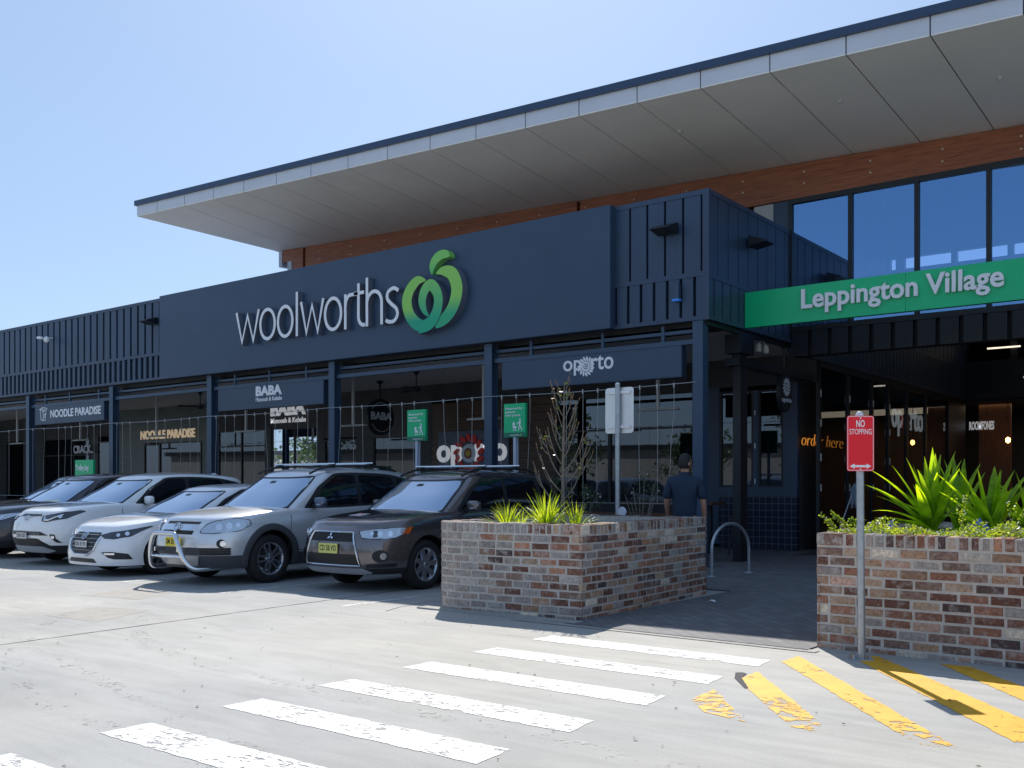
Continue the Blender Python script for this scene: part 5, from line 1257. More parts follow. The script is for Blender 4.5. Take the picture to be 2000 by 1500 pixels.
fpy(c, [(-.445, .69), (.445, .69), (.50, .53), (-.50, .53)], 'grille_bar', PB, ra, (1,), .016, .06)
border(c, gr, .011, 'chrome_frame', MT['silver'], ra)
emblem(c, .752, ra, [('poly', [(0, .058), (-.020, .030), (0, .002), (.020, .030)], 0), ('poly', [(-.002, 0), (-.020, -.028), (-.058, -.028), (-.038, 0)], 0), ('poly', [(.002, 0), (.020, -.028), (.058, -.028), (.038, 0)], 0)], MT['silver'])
plate(c, .60, 'CD 5B VO', 'plate_y2', ra, w=.372, h=.134, off=.03)
fpy(c, [(.475, .835), (.54, .745), (.72, .735), (('a', 66), .745), (('a', 77), .80), (('a', 80), .885), (.78, .875), (.60, .855)], 'headlight', MT['lamp'], ra, rnd=.1, res=.03)
for sd in (-1, 1):
    for a_, r_ in ((48, .042), (60, .04), (38, .03)): disc_on(c, a_ * sd, .80, r_, 'lamp_lens', MT['lens'], ra, .008, .85, .012)
    disc_on(c, 42 * sd, .80, .05, 'lamp_ring', MT['lampd'], ra, .004, .9, .008)
    fp(c, [(74, .79), (81, .80), (84, .89), (78, .88)], 'amber_lamp', MT['amber'], ra, sd, .010)
    disc_on(c, 50 * sd, .505, .085, 'fog_recess', MT['black'], ra, .004, 1.35, .006); disc_on(c, 53 * sd, .505, .045, 'fog_lamp', MT['lens'], ra, .012, 1.0, .01)
fpy(c, [(.62, .40), (('a', 70), .40), (('a', 68), .35), (.60, .35)], 'bumper_vent', MT['black'], ra, off=.004)
fpy(c, [(-.56, .335), (.56, .335), (.66, .28), (.50, .262), (-.50, .262), (-.66, .28)], 'skid_plate', MT['greyp'] if False else M('skid_silver', (.55, .56, .6), .35, metal=.5), ra, (1,), .018)
p, t_, u_, n_ = Vector((.62, -.30, c.zs(.62) + .072)), Vector((0, -1, 0)), Vector((.985, 0, .10)), Vector((0, 0, 1))
m = MB(); m.prism([(-.11, -.11), (.11, -.11), (.11, .11), (-.11, .11)], (.62, .05, c.zs(.62) + .074), t_, u_.normalized(), .002); pp = m.build('learner_plate', MT['white'], ra); text('plate_letter', 'P', Vector((.54, .05 + .05, c.zs(.54) + .078)), t_, u_, .10, .16, .001, MT['red'], pp, bold=.03)
c.silverbar = True; rails(c, ra, (2.5, 3.35), 2.05)
# ---- silver SUV with nudge bar
c = Car(L=4.63, W=.915, wb=2.70, wx=1.06, wr=.368, rr=.245, ar=.425, zb=.25, zlow=.44, nose=[(0, .12), (.2, .03), (.4, .0), (.7, .03), (.88, .08), (1, .17)], shoulder=[(0, .925), (.2, .93), (.5, .985), (1.0, 1.045), (1.5, 1.08), (2.6, 1.09), (4.63, 1.15)],
        roof=[(1.2, 1.58), (1.9, 1.63), (2.3, 1.69), (3.0, 1.725), (3.9, 1.70), (4.66, 1.60)], ws=(1.10, 1.98), rw=(4.56, 4.38), trim=MT['greyp'], flare=.085, flare_mat=MT['greyp'], **dict(suv, mz=1.2, mirror_mat=paint('grey_mirror_paint', (.10, .13, .2), .5)))
rb = place_car('silver SUV with a polished nudge bar and grey wheel arch flares', -12.82, 8.48)
make_car(c, rb, PS, (5, True, .034))
fpy(c, [(-.42, .925), (.42, .925), (.36, .745), (-.36, .745)], 'grille', MT['black'], rb, (1,), .004, .06)
fpy(c, [(-.43, .882), (.43, .882), (.38, .80), (-.38, .80)], 'grille_bar', MT['silver'], rb, (1,), .014, .06)
slats(c, .895, .915, 2, .40, 'grille_slats', MT['blackp'], rb, .004, .008); slats(c, .755, .785, 3, .36, 'grille_slats', MT['blackp'], rb, .004, .008)
emblem(c, .835, rb, [('ring', arc(0, 0, .06, .065, 0, 345, 24), .013), ('poly', [(-.035, -.035), (-.01, -.04), (.03, -.045), (.04, -.01), (.02, .04), (-.02, .045), (-.01, .01), (-.04, .0)], 0)], MT['silver'], depth=.02, off=.02)
fpy(c, [(.50, .77), (.56, .895), (.68, .955), (('a', 66), .985), (('a', 80), .955), (('a', 82), .89), (('a', 72), .80), (.70, .765)], 'headlight', MT['lamp'], rb, rnd=.18, res=.03)
for sd in (-1, 1):
    for a_, z_, r_ in ((46, .85, .055), (58, .87, .052), (68, .885, .035)): disc_on(c, a_ * sd, z_, r_, 'lamp_lens', MT['lens'], rb, .008, .85, .012)
    disc_on(c, 51 * sd, .62, .062, 'fog_recess', MT['black'], rb, .004, 1.1, .008); disc_on(c, 53 * sd, .62, .042, 'fog_lamp', MT['lens'], rb, .012, 1.0, .01)
fpy(c, [(-.0, .56), (('a', 62), .56), (('a', 62), .45), (0, .45)], 'lower_grille', MT['greyp'], rb, off=.004)
for sd in (-1, 1):
    m = MB()
    for i in range(12):
        for k in range(3):
            a_ = (26 + i * 3.2) * sd; q, t, u, nn = c.FN(a_, .475 + k * .032); m.prism([(-.018, -.010), (.018, -.010), (.018, .010), (-.018, .010)], q, u.cross(nn), u, .004, 0, .006)
    m.build('grille_holes', MT['black'], rb)
fpy(c, [(-.50, .44), (.50, .44), (.44, .30), (-.44, .30)], 'skid_plate', M('skid_silver', (.5, .5, .5), .4, metal=.5), rb, (1,), .014)
plate(c, .635, 'SM 50 ND', 'plate_y', rb, w=.372, h=.134, off=.03)
nb = smoothpath([(.55, -.56, .26), (.15, -.54, .25), (-.04, -.50, .27), (-.13, -.42, .40), (-.17, -.34, .60), (-.17, -.27, .735), (-.165, -.18, .765), (-.165, .18, .765), (-.17, .27, .735), (-.17, .34, .60), (-.13, .42, .40), (-.04, .50, .27), (.15, .54, .25), (.55, .56, .26)], 5)
m = MB(); m.tube(nb, .034, 14); m.build('nudge_bar', MT['silver'], rb, smooth=True)
m = MB(); m.tube([(-.13, -.40, .43), (-.13, .40, .43)], .02, 10)
for y in (-.28, .28): m.box(-.15, .06, y - .015, y + .015, .50, .56)
m.build('nudge_bar_bracket', MT['silver'], rb, smooth=True)
c.silverbar = True; rails(c, rb, (2.45, 3.3), 2.0)
# ---- low white hatchback
hat = dict(side_windows=[[(1.95, .14), (2.90, .14), (2.90, .84), (2.62, .85), (2.32, .62)], [(2.99, .14), (3.62, .2), (3.70, .62), (3.4, .80), (2.99, .84)]], side_frame=[(1.80, .06), (3.85, .14), (3.85, .62), (3.45, .88), (2.62, .92), (2.2, .62)],
           mx=2.0, mz=1.01, mirror_mat=None, seams=[(1.55, 0), (2.92, 0), (3.6, 0)], hoodline=None, roof_fin=3.9, silverbar=False)
c = Car(L=4.46, W=.895, wb=2.70, wx=.93, wr=.322, rr=.215, ar=.365, zb=.16, zlow=.175, crown=.07, nose=[(0, .06), (.2, .015), (.35, .0), (.65, .02), (.86, .09), (1, .20)], shoulder=[(0, .73), (.2, .75), (.5, .82), (1.0, .895), (1.5, .94), (2.6, .97), (4.46, 1.02)],
        roof=[(1.3, 1.34), (2.1, 1.385), (2.6, 1.43), (3.1, 1.45), (3.8, 1.41), (4.46, 1.30)], ws=(1.22, 2.18), rw=(4.35, 3.75), trim=MT['blackp'], flare=0, flare_mat=MT['blackp'], **hat)
rc_ = place_car('low white hatchback with a chrome winged grille between the silver and larger white cars', -15.32, 8.42)
make_car(c, rc_, PW2, (5, True, .034))
gm = [(-.36, .70), (.36, .70), (.40, .60), (.33, .45), (.18, .36), (-.18, .36), (-.33, .45), (-.40, .60)]
fpy(c, gm, 'grille', MT['black'], rc_, (1,), .004, .05)
slats(c, .42, .66, 5, .33, 'grille_slats', MT['galv'], rc_, .005, .010, lambda z: tab([(.36, .14), (.45, .30), (.6, .38), (.7, .34)], z))
border(c, [(-.42, .62), (-.35, .44), (-.19, .345), (.19, .345), (.35, .44), (.42, .62), (.35, .435), (.19, .34), (-.19, .34), (-.35, .435)], .013, 'chrome_wing', MT['silver'], rc_)
emblem(c, .635, rc_, [('ring', arc(0, 0, .068, .062, 0, 345, 24), .013), ('line', [(-.045, .025), (-.02, .02), (0, -.025), (.02, .02), (.045, .025)], .012), ('line', [(-.045, .02), (-.03, -.035)], .01), ('line', [(.045, .02), (.03, -.035)], .01)], MT['silver'], off=.018)
plate(c, .515, 'DK 41 FY', 'plate_w', rc_, w=.34, h=.105, off=.03, ink='greyp')
fpy(c, [(.40, .655), (.50, .615), (.66, .605), (('a', 60), .645), (('a', 84), .80), (('a', 78), .79), (.78, .735), (.56, .70)], 'headlight', MT['lampd'], rc_, rnd=.1, res=.03)
for sd in (-1, 1):
    for a_, z_, r_ in ((43, .66, .03), (55, .685, .034)): disc_on(c, a_ * sd, z_, r_, 'lamp_lens', MT['lens'], rc_, .008, 1, .012)
fpy(c, [(.50, .395), (.66, .405), (('a', 60), .37), (('a', 66), .28), (.70, .285), (.62, .31)], 'fog_recess', MT['black'], rc_, rnd=.12, off=.005)
fpy(c, [(.55, .385), (.70, .385), (.70, .355), (.57, .355)], 'fog_lamp', MT['lens'], rc_, off=.012)
fpy(c, [(-.34, .29), (.34, .29), (.42, .225), (-.42, .225)], 'lower_grille', MT['black'], rc_, (1,), .005, rnd=.1)
# ---- white SUV
c = Car(L=4.60, W=.92, wb=2.66, wx=1.0, wr=.36, rr=.24, ar=.415, zb=.22, zlow=.37, nose=[(0, .14), (.2, .05), (.42, .0), (.65, .01), (.86, .06), (1, .18)], shoulder=[(0, .93), (.2, .94), (.5, 1.0), (1.0, 1.065), (1.5, 1.09), (2.6, 1.08), (4.6, 1.16)],
        roof=[(1.2, 1.55), (2.0, 1.60), (2.5, 1.66), (3.1, 1.685), (3.9, 1.655), (4.6, 1.56)], ws=(1.12, 2.08), rw=(4.54, 4.45), trim=MT['blackp'], flare=.05, flare_mat=MT['blackp'], **dict(suv, mz=1.18))
rd = place_car('tall white SUV with black lower bumper and slim headlights', -18.2, 8.9)
make_car(c, rd, PW, (5, True, .034))
fpy(c, [(-.34, .93), (.34, .93), (.42, .885), (-.42, .885)], 'upper_grille', MT['black'], rd, (1,), .006)
fpy(c, [(-.50, .625), (.50, .625), (.66, .555), (-.66, .555)], 'grille', MT['blackp'], rd, (1,), .006); slats(c, .57, .615, 3, .50, 'grille_slats', MT['galv'], rd, .003, .010)
fpy(c, [(-.42, .50), (.42, .50), (.66, .375), (-.66, .375)], 'lower_grille', MT['black'], rd, (1,), .006); slats(c, .39, .48, 4, .5, 'grille_slats', MT['blackp'], rd, .006, .012)
emblem(c, .85, rd, [('ring', arc(0, 0, .075, .052, 0, 345, 24), .010), ('ring', arc(0, .012, .045, .026, 0, 345, 20), .009), ('ring', arc(0, -.004, .024, .044, 0, 345, 20), .009)], MT['silver'], off=.016)
border(c, [(-.44, .88), (-.2, .865), (.2, .865), (.44, .88), (.2, .87), (-.2, .87)], .009, 'chrome_strip', MT['silver'], rd)
plate(c, .545, 'EKN 25T', 'plate_w', rd, w=.36, h=.11, off=.035, ink='greyp')
fpy(c, [(.44, .90), (.50, .815), (.60, .80), (('a', 60), .86), (('a', 82), .985), (('a', 76), 1.0), (.78, .965)], 'headlight', MT['lampd'], rd, rnd=.1, res=.03)
for sd in (-1, 1):
    border(c, [(.50, .90), (.545, .825), (.62, .82), (.80, .93), (.63, .835), (.56, .84)], .010, 'light_guide', MT['lens'], rd, .012, (sd,))
    disc_on(c, 50 * sd, .885, .035, 'lamp_lens', MT['lens'], rd, .010, 1, .012)
fpy(c, [(.68, .58), (.745, .575), (.76, .50), (('a', 56), .42), (.76, .43), (.70, .50)], 'fog_recess', MT['black'], rd, rnd=.1); 
for sd in (-1, 1): disc_on(c, Y2A(c, .725) * sd, .525, .03, 'fog_lamp', MT['lens'], rd, .012, 1, .01)
fpy(c, [(-.50, .355), (.50, .355), (.72, .275), (.60, .245), (-.60, .245), (-.72, .275)], 'skid_plate', M('skid_silver', (.55, .56, .58), .35, metal=.5), rd, (1,), .018)
# ---- dark SUVs at the left
c = Car(L=4.70, W=.92, wb=2.70, wx=.95, wr=.36, rr=.24, ar=.415, zb=.22, zlow=.37, nose=NOSE, shoulder=[(0, .90), (.2, .92), (.5, .98), (1.0, 1.04), (1.5, 1.07), (2.6, 1.08), (4.6, 1.16)],
        roof=[(1.2, 1.54), (2.0, 1.60), (2.5, 1.66), (3.1, 1.685), (3.9, 1.655), (4.7, 1.56)], ws=(1.16, 2.16), rw=(4.6, 4.4), trim=MT['blackp'], flare=0, flare_mat=MT['blackp'], **suv)
re_ = place_car('dark taupe SUV behind the tall white one with a paper on its dashboard', -20.7, 9.1)
make_car(c, re_, PD, (5, True, .034))
fpy(c, [(.46, .83), (.52, .76), (.72, .76), (('a', 60), .82), (('a', 80), .92), (.78, .90)], 'headlight', MT['lamp'], re_, rnd=.1)
for sd in (-1, 1): border(c, [(.50, .825), (.55, .775), (.70, .78), (.80, .87), (.70, .79), (.56, .79)], .010, 'light_guide', MT['lens'], re_, .012, (sd,))
fpy(c, [(-.40, .87), (.40, .87), (.34, .60), (-.34, .60)], 'grille', MT['black'], re_, (1,)); border(c, [(-.42, .88), (.42, .88), (.36, .59), (-.36, .59)], .011, 'chrome_frame', MT['silver'], re_)
fpy(c, [(-.6, .50), (.6, .50), (.5, .38), (-.5, .38)], 'lower_grille', MT['black'], re_, (1,))
plate(c, .52, 'CZ 60 LT', 'plate_w', re_, off=.03, ink='greyp')
f = CFF(c); patch(f, [(-.30, .12), (-.80, .12), (-.80, .20), (-.55, .22), (-.30, .19)], 'dashboard_paper', M('paper', (.75, .78, .65), .6), re_, .008)
rf_ = place_car('black SUV cut off at the left edge of the car row', -23.6, 10.3)
c.ws = (1.2, 2.25); make_car(c, rf_, PK, (5, True, .034))
fpy(c, [(.46, .83), (.52, .76), (.72, .76), (('a', 60), .82), (('a', 80), .92), (.78, .90)], 'headlight', MT['lampd'], rf_, rnd=.1)
fpy(c, [(-.40, .87), (.40, .87), (.34, .60), (-.34, .60)], 'grille', MT['black'], rf_, (1,))
# ================================================================ BRICK PLANTERS
def pathfn(pts):
    P = [Vector(p) for p in pts]; L = [0]
    for a, b in zip(P, P[1:]): L.append(L[-1] + (b - a).length)
    def f(s):
        s = max(0, min(L[-1] - 1e-6, s))
        for i in range(len(L) - 1):
            if s <= L[i + 1]:
                d = (P[i + 1] - P[i]).normalized(); return P[i] + d * (s - L[i]), d
    return f, L[-1], L
def corner(p, a, b, r, n=6):
    """rounded corner at p between directions from a and to b"""
    p, a, b = Vector(p), Vector(a), Vector(b); q = p + (a - p).normalized() * r; t = p + (b - p).normalized() * r
    return [tuple((1 - i / n) ** 2 * q + 2 * (i / n) * (1 - i / n) * p + (i / n) ** 2 * t) for i in range(n + 1)]
PAL = [((.30, .135, .085), 5), ((.175, .075, .05), 5), ((.38, .225, .14), 4), ((.46, .31, .205), 2.2), ((.23, .14, .105), 3), ((.56, .35, .26), 1.2), ((.74, .62, .48), .8), ((.10, .062, .055), 2.6), ((.42, .20, .11), 1.2)]
def brickcol(rng, grey=0.0):
    cs = [c for c, w in PAL]; ws = [w for c, w in PAL]; c = rng.choices(cs, ws)[0]; k = rng.uniform(.8, 1.2); c = [x * k for x in c]
    if rng.random() < grey: g_ = rng.uniform(.5, .9); t = (.37, .345, .32); c = [lerp(a, b, g_) for a, b in zip(c, t)]
    return c
def planter(name, runs, label, z1, soilz, seed, greyfn, soil_poly, closed=True):
    outer = [p for r_ in runs for p in r_[:-1]]
    rng = random.Random(seed); root = thing('brick_planter', label, 'planter', (sum(p[0] for p in outer) / len(outer), sum(p[1] for p in outer) / len(outer), 0), world=True)
    outer = outer + [outer[0]]; f, Lt, _ = pathfn(outer)
    V, Fc, CO = [], [], []
    def brick(s0, s1, z0, z1_, d, col, smear, n=None, proud=0.0):
        k = len(V); jz = rng.uniform(-.002, .002); pr = rng.uniform(-.004, .004) + proud; e = .007; cuts = [s0, s1]
        (pa, ta), (pb, tb) = f(s0), f(s1)
        if (ta - tb).length > .02 and s1 - s0 > .1: cuts = [s0, (s0 + s1) / 2, s1]
        pr2 = pr + rng.uniform(-.003, .003)
        for a, b in zip(cuts, cuts[1:]):
            k = len(V); (pa, ta), (pb, tb) = f(a), f(b); na, nb = Vector((ta.y, -ta.x)), Vector((tb.y, -tb.x))
            dd = (pb - pa).normalized(); na = nb = Vector((dd.y, -dd.x)) if len(cuts) == 2 else na
            if len(cuts) > 2: na, nb = Vector((ta.y, -ta.x)), Vector((tb.y, -tb.x))
            ea = e * rng.uniform(.8, 2.0) if a == s0 else 0; eb = e * rng.uniform(.8, 2.0) if b == s1 else 0
            def P(p, n_, o, z): return (p.x + n_.x * o, p.y + n_.y * o, z)
            pa2, pb2 = pa + dd * ea, pb - dd * eb
            V.extend([P(pa, na, pr - e - .008, z0 + jz), P(pb, nb, pr2 - e - .008, z0 + jz), P(pb, nb, pr2 - e - .008, z1_ + jz), P(pa, na, pr - e - .008, z1_ + jz),
                      P(pa2, na, pr - .002 + rng.uniform(-.0015, .0015), z0 + e * rng.uniform(.7, 1.6) + jz), P(pb2, nb, pr2 - .002, z0 + e * rng.uniform(.7, 1.6) + jz), P(pb2, nb, pr2 - .002 + rng.uniform(-.0015, .0015), z1_ - e * rng.uniform(.7, 1.8) + jz), P(pa2, na, pr - .002, z1_ - e + jz),
                      P(pa, na, -d, z0 + jz), P(pb, nb, -d, z0 + jz), P(pb, nb, -d, z1_ + jz), P(pa, na, -d, z1_ + jz)])
            fs = [(4, 5, 6, 7), (0, 1, 5, 4), (1, 2, 6, 5), (2, 3, 7, 6), (3, 0, 4, 7), (1, 0, 8, 9), (2, 1, 9, 10), (3, 2, 10, 11), (0, 3, 11, 8)]
            Fc.extend([tuple(i + k for i in q) for q in fs]); CO.extend([(*col, smear)] * 9)
    ch = .0865; g_ = .014; solid = .112; zt = -.03 + ch * int((z1 - solid + .032) / ch); base_f = f
    for ri, run in enumerate(runs):
        f, Lr, _ = pathfn(run); z = -.03; row = ri
        while z < zt - .01:
            s = 0; first = row % 2 == 1
            while s < Lr - .005:
                w = .115 if first else rng.choice([.24, .24, .24, .232, .247, .24, .12 if rng.random() < .2 else .24]); first = False
                if Lr - s - w < .07: w = Lr - s
                e2 = s + w; gr_ = greyfn(ri, (s + e2) / 2); end = e2 if e2 > Lr - .005 else e2 - g_
                brick(s, end, z, z + ch - g_ + rng.uniform(-.003, .003), .03, brickcol(rng, gr_), lerp(.6, 1, gr_)); s = e2
            z += ch; row += 1
        s = 0
        while s < Lr - .005:
            w = .088 + rng.uniform(-.008, .005)
            if Lr - s - w < .05: w = Lr - s
            e2 = s + w; gr_ = min(1, greyfn(ri, (s + e2) / 2) + .3); brick(s, e2 - (g_ if e2 < Lr - .005 else 0), zt + .002, zt + solid + rng.uniform(-.004, .005), .225, brickcol(rng, gr_), 1); s = e2
    f = base_f
    me = bpy.data.meshes.new('bricks'); me.from_pydata(V, [], Fc); ca = me.color_attributes.new('col', 'FLOAT_COLOR', 'CORNER'); me.materials.append(MT['brick'])
    for p_, co in zip(me.polygons, CO):
        for li in p_.loop_indices: ca.data[li].color = co
    me.update(); bo = link(bpy.data.objects.new('bricks', me), root)
    # mortar core: ring between outer-8mm and inner
    pts = [f(Lt * i / 160) for i in range(160)]; V2 = []; n = len(pts); top_ = zt + solid - .006
    for o_, zz in ((-.009, -.05), (-.009, top_), (-.225, top_), (-.225, -.05)):
        for p_, t in pts: nn = Vector((t.y, -t.x)); V2.append((p_.x + nn.x * o_, p_.y + nn.y * o_, zz))
    m = MB(); m.add(V2, [(r * n + i, r * n + (i + 1) % n, ((r + 1) % 4) * n + (i + 1) % n, ((r + 1) % 4) * n + i) for r in range(4) for i in range(n)]); m.build('mortar', MT['mortar'], root)
    so_ = MB(); so_.add([(x, y, soilz + random.uniform(-.01, .01)) for x, y in soil_poly], [tuple(range(len(soil_poly)))]); so_.build('soil', MT['soil'], root)
    return root
FL, FRr, BR, BL = (-8.06, 8.73), (-5.93, 8.88), (-6.10, 12.16), (-8.07, 12.2)
runs = [[(-8.064, 9.6)] + corner(FL, BL, FRr, .5, 8) + [FRr], [FRr, BR], [BR, BL], [BL, (-8.064, 9.6)]]
def gl(r, s): return tab([(0, .95), (1.5, .85), (2.2, .4), (2.8, .2)], s) if r == 0 else .12
planter('left', runs, 'low walled planter of old mixed bricks with a rounded left corner and bare sapling', 1.045, .93, 5, gl, [(-7.7, 9.0), (-6.15, 9.1), (-6.3, 11.95), (-7.7, 11.95)])
runs2 = [[(-3.30, 8.75), (3.4, 8.66)], [(3.4, 8.66), (3.4, 12.2)], [(3.4, 12.2), (-3.3, 12.2)], [(-3.3, 12.2), (-3.30, 8.75)]]
planter('right', runs2, 'large brown brick planter at the right edge filled with strappy green leaves', 1.045, .97, 11, lambda r, s: .10, [(-3.1, 8.95), (3.2, 8.9), (3.2, 12), (-3.1, 12)])

# ================================================================ PLANTS
def blade(mb, o, az, L, w, lean, droop, seg=7, fold=.25, tip=.12, rng=random):
    """arching strap leaf"""
    d = Vector((cos(az), sin(az), 0)); sd = Vector((-sin(az), cos(az), 0)); p = Vector(o); ang = lean; vs = []
    for i in range(seg + 1):
        t = i / seg; ww = w * (min(1, .35 + t * 3.2) if t < .25 else (1 - ((t - .25) / .75) ** 2.2)) / 2
        dirv = d * sin(ang) + Vector((0, 0, 1)) * cos(ang); nn = dirv.cross(sd).normalized()
        vs += [p - sd * ww + nn * ww * fold, p, p + sd * ww + nn * ww * fold]
        p = p + dirv * (L / seg); ang += droop / seg * (0.4 + 1.2 * t)
    k = len(mb.v); mb.v += [tuple(v) for v in vs]; fs = []
    for i in range(seg):
        a = k + 3 * i; fs += [(a, a + 1, a + 4, a + 3), (a + 1, a + 2, a + 5, a + 4)]
    mb.f += fs; mb.m += [0] * len(fs)
def clump(name, x, y, z, n, L, w, label, mat, seed, lean=(.05, .9), droop=(.3, 1.3), cat='grass plant', group=None, rad=.06, fold=.25):
    rng = random.Random(seed); mb = MB()
    for i in range(n):
        a = rng.uniform(0, 2 * pi); r = rng.uniform(0, rad); ln = rng.uniform(*lean)
        blade(mb, (r * cos(a), r * sin(a), -.01), a + rng.uniform(-.4, .4), L * rng.uniform(.65, 1.1), w * rng.uniform(.7, 1.15), ln, rng.uniform(*droop) * (.4 + ln), fold=fold)
    o = mb.build(name, MT[mat], fix=False, smooth=False); o.location = (x, y, z); tag(o, label, cat, group); 
    return o
LG = 'strappy grass clumps in the left planter'
clump('grass_clump', -7.20, 9.22, .93, 80, .38, .014, 'left strappy grass clump with a few pale dry blades in the left planter', 'grass', 1, group=LG)
clump('grass_clump', -6.98, 9.15, .93, 34, .27, .011, 'small dark grass tuft between the two bigger clumps', 'grass', 2, group=LG)
clump('grass_clump', -6.62, 9.20, .93, 130, .50, .015, 'biggest bright strappy grass clump at the foot of the bare sapling', 'grass', 3, lean=(.05, .8), group=LG)
clump('grass_clump', -6.28, 9.30, .93, 60, .38, .013, 'thin grass clump right of the sapling trunk', 'grass', 4, group=LG)
BG = 'broad strap leaved plants in the right planter'
def px(u, d, z=None): p = FW * d + RT * ((u - 1000) / 1938 * d); return p.x, p.y
def bigplant(x, y, z, leaves, label, seed):
    rng = random.Random(seed); mb = MB()
    leaves = leaves + [(az + rng.uniform(-25, 25), L * rng.uniform(.6, .95), w * .9, lean * rng.uniform(.6, 1.3), droop * rng.uniform(.6, 1.6)) for (az, L, w, lean, droop) in leaves]
    for (az, L, w, lean, droop) in leaves: L *= 1.30; w *= 2.3; blade(mb, (rng.uniform(-.03, .03), rng.uniform(-.03, .03), 0), AZ + R(az), L, w, lean, droop, seg=9, fold=.22)
    o = mb.build('strap_leaf_plant', MT['clivia'], fix=False); o.location = (x, y, z); tag(o, label, 'plant', BG)
# azimuths relative to the viewer's right: 0 = to the right, 180 = to the left
x, y = px(1822, 9.75)
bigplant(x, y, .98, [(178, .62, .055, .75, .55), (172, .70, .060, .62, .5), (186, .55, .05, .95, .9), (168, .60, .055, .42, .25), (175, .62, .05, .30, .15), (160, .55, .05, .2, .1), (120, .6, .05, .12, .1), (60, .62, .05, .08, .1), (20, .62, .05, .12, .12), (8, .66, .055, .25, .15), (2, .62, .06, .35, .2),
                      (-30, .55, .05, .15, .2), (200, .52, .05, .22, .3), (-100, .5, .05, .2, .4), (-60, .55, .05, .3, .4), (230, .5, .05, .5, .6), (182, .5, .05, 1.1, .7), (90, .6, .05, .3, .2), (-5, .42, .05, .6, .9), (195, .45, .045, 1.0, 1.3), (70, .66, .05, .02, .0), (150, .6, .045, .08, .1)], 'big bright strap leaved plant just right of the red sign', 21)
x, y = px(1935, 9.45)
bigplant(x, y, .98, [(176, .60, .060, .60, .3), (186, .52, .05, .78, .35), (170, .55, .06, .38, .2), (10, .60, .05, .55, .25), (0, .52, .06, .3, .2), (150, .5, .055, .15, .1), (60, .52, .06, .10, .1), (20, .50, .05, .2, .1), (200, .44, .05, 1.0, .5), (-60, .4, .05, .3, .5), (-20, .5, .055, .12, .1), (180, .5, .05, .15, .0), (165, .42, .05, .95, .8)], 'bright strap leaved plant nearer the right edge with one long leaf reaching right', 22)
x, y = px(2015, 9.9)
bigplant(x, y, .98, [(176, .5, .05, .5, .3), (190, .45, .05, .8, .5), (160, .5, .05, .2, .1), (10, .5, .05, .3, .2), (60, .5, .05, .1, .1), (-40, .4, .05, .4, .5), (200, .4, .05, .3, .2)], 'strap leaved plant cut off by the right edge of the view', 23)
x, y = px(1872, 10.4)
bigplant(x, y, .98, [(178, .6, .055, .5, .3), (165, .62, .05, .25, .2), (90, .62, .05, .1, .1), (10, .6, .055, .3, .3), (0, .55, .05, .6, .6), (50, .6, .05, .12, .1), (140, .6, .05, .15, .2)], 'strap leaved plant half hidden between the two big ones', 24)
# leafy ground cover with small white flowers
rng = random.Random(31); mb = MB(); fl = MB()
def leaflet(mb, p, s, rng):
    a = rng.uniform(0, 6.28); t = rng.uniform(-.9, .9); d = Vector((cos(a) * cos(t), sin(a) * cos(t), sin(t))); e = d.cross(Vector((rng.uniform(-1, 1), rng.uniform(-1, 1), rng.uniform(-1, 1)))).normalized()
    mb.add([p, p + d * s * .5 + e * s * .32, p + d * s, p + d * s * .5 - e * s * .32], [(0, 1, 2, 3)])
for i in range(9000):
    x = rng.uniform(-3.22, 1.6); y = 8.82 + abs(rng.gauss(0, .35)); h = .05 + .12 * (.5 + .5 * sin(x * 7 + y * 3)) * (.6 + .4 * sin(x * 17)); z = 1.0 + rng.uniform(0, 1) ** .6 * h
    leaflet(mb, Vector((x, y, z)), rng.uniform(.018, .034), rng)
    if rng.random() < .075:
        p = Vector((x, y, z + .01)); 
        for k in range(3): leaflet(fl, p + Vector((rng.uniform(-.006, .006),) * 3), rng.uniform(.012, .02), rng)
for base in ((-3.2, 8.95, 1.06), (-3.15, 9.1, 1.08), (-3.0, 8.95, 1.1)):
    for q in range(3):
        d = Vector((-.55 + rng.uniform(-.15, .1), -.25 + .2 * rng.random(), .75 + .3 * rng.random())) * rng.uniform(.6, 1.0) * (1 if base[0] < -3.1 else .5)
        for i in range(36):
            t = i / 36 * .26; p = Vector(base) + d * t + Vector((0, 0, -.9 * t * t)); leaflet(mb, p + Vector((rng.uniform(-.01, .01),) * 3), rng.uniform(.02, .035), rng)
            if rng.random() < .2: leaflet(fl, p, .018, rng)
for cx, h in ((-2.15, .30), (-1.75, .25), (-1.2, .2), (-.6, .22)):
    for k in range(4):
        dx, dy = rng.uniform(-.12, .12), rng.uniform(-.1, .15)
        for i in range(22):
            t = i / 22; p = Vector((cx + dx * t, 9.05 + dy * t, 1.08 + h * t)); leaflet(mb, p, rng.uniform(.02, .03), rng)
            if rng.random() < .25: leaflet(fl, p, .02, rng)
gc = mb.build('ground_cover', MT['cover'], fix=False); gc['kind'] = 'stuff'; gc['label'] = 'small leaved green ground cover spilling over the brick planter'
o = fl.build('white_flowers', MT['flower'], gc, fix=False); o['kind'] = 'stuff'
mb = MB()
for u, d, z in ((1912, 9.3, 1.12), (1903, 9.25, 1.06), (1926, 9.3, 1.06), (1740, 9.2, 1.1), (1735, 9.2, 1.03)):
    x, y = px(u, d)
    for k in range(5):
        a = 1.257 * k; mb.prism([(0, 0), (.028 * cos(a - .5), .028 * sin(a - .5)), (.038 * cos(a), .038 * sin(a)), (.028 * cos(a + .5), .028 * sin(a + .5))], (x, y, z), RT, Z_, .002)
o = mb.build('blue_flowers', MT['bflower'], gc); o['kind'] = 'stuff'
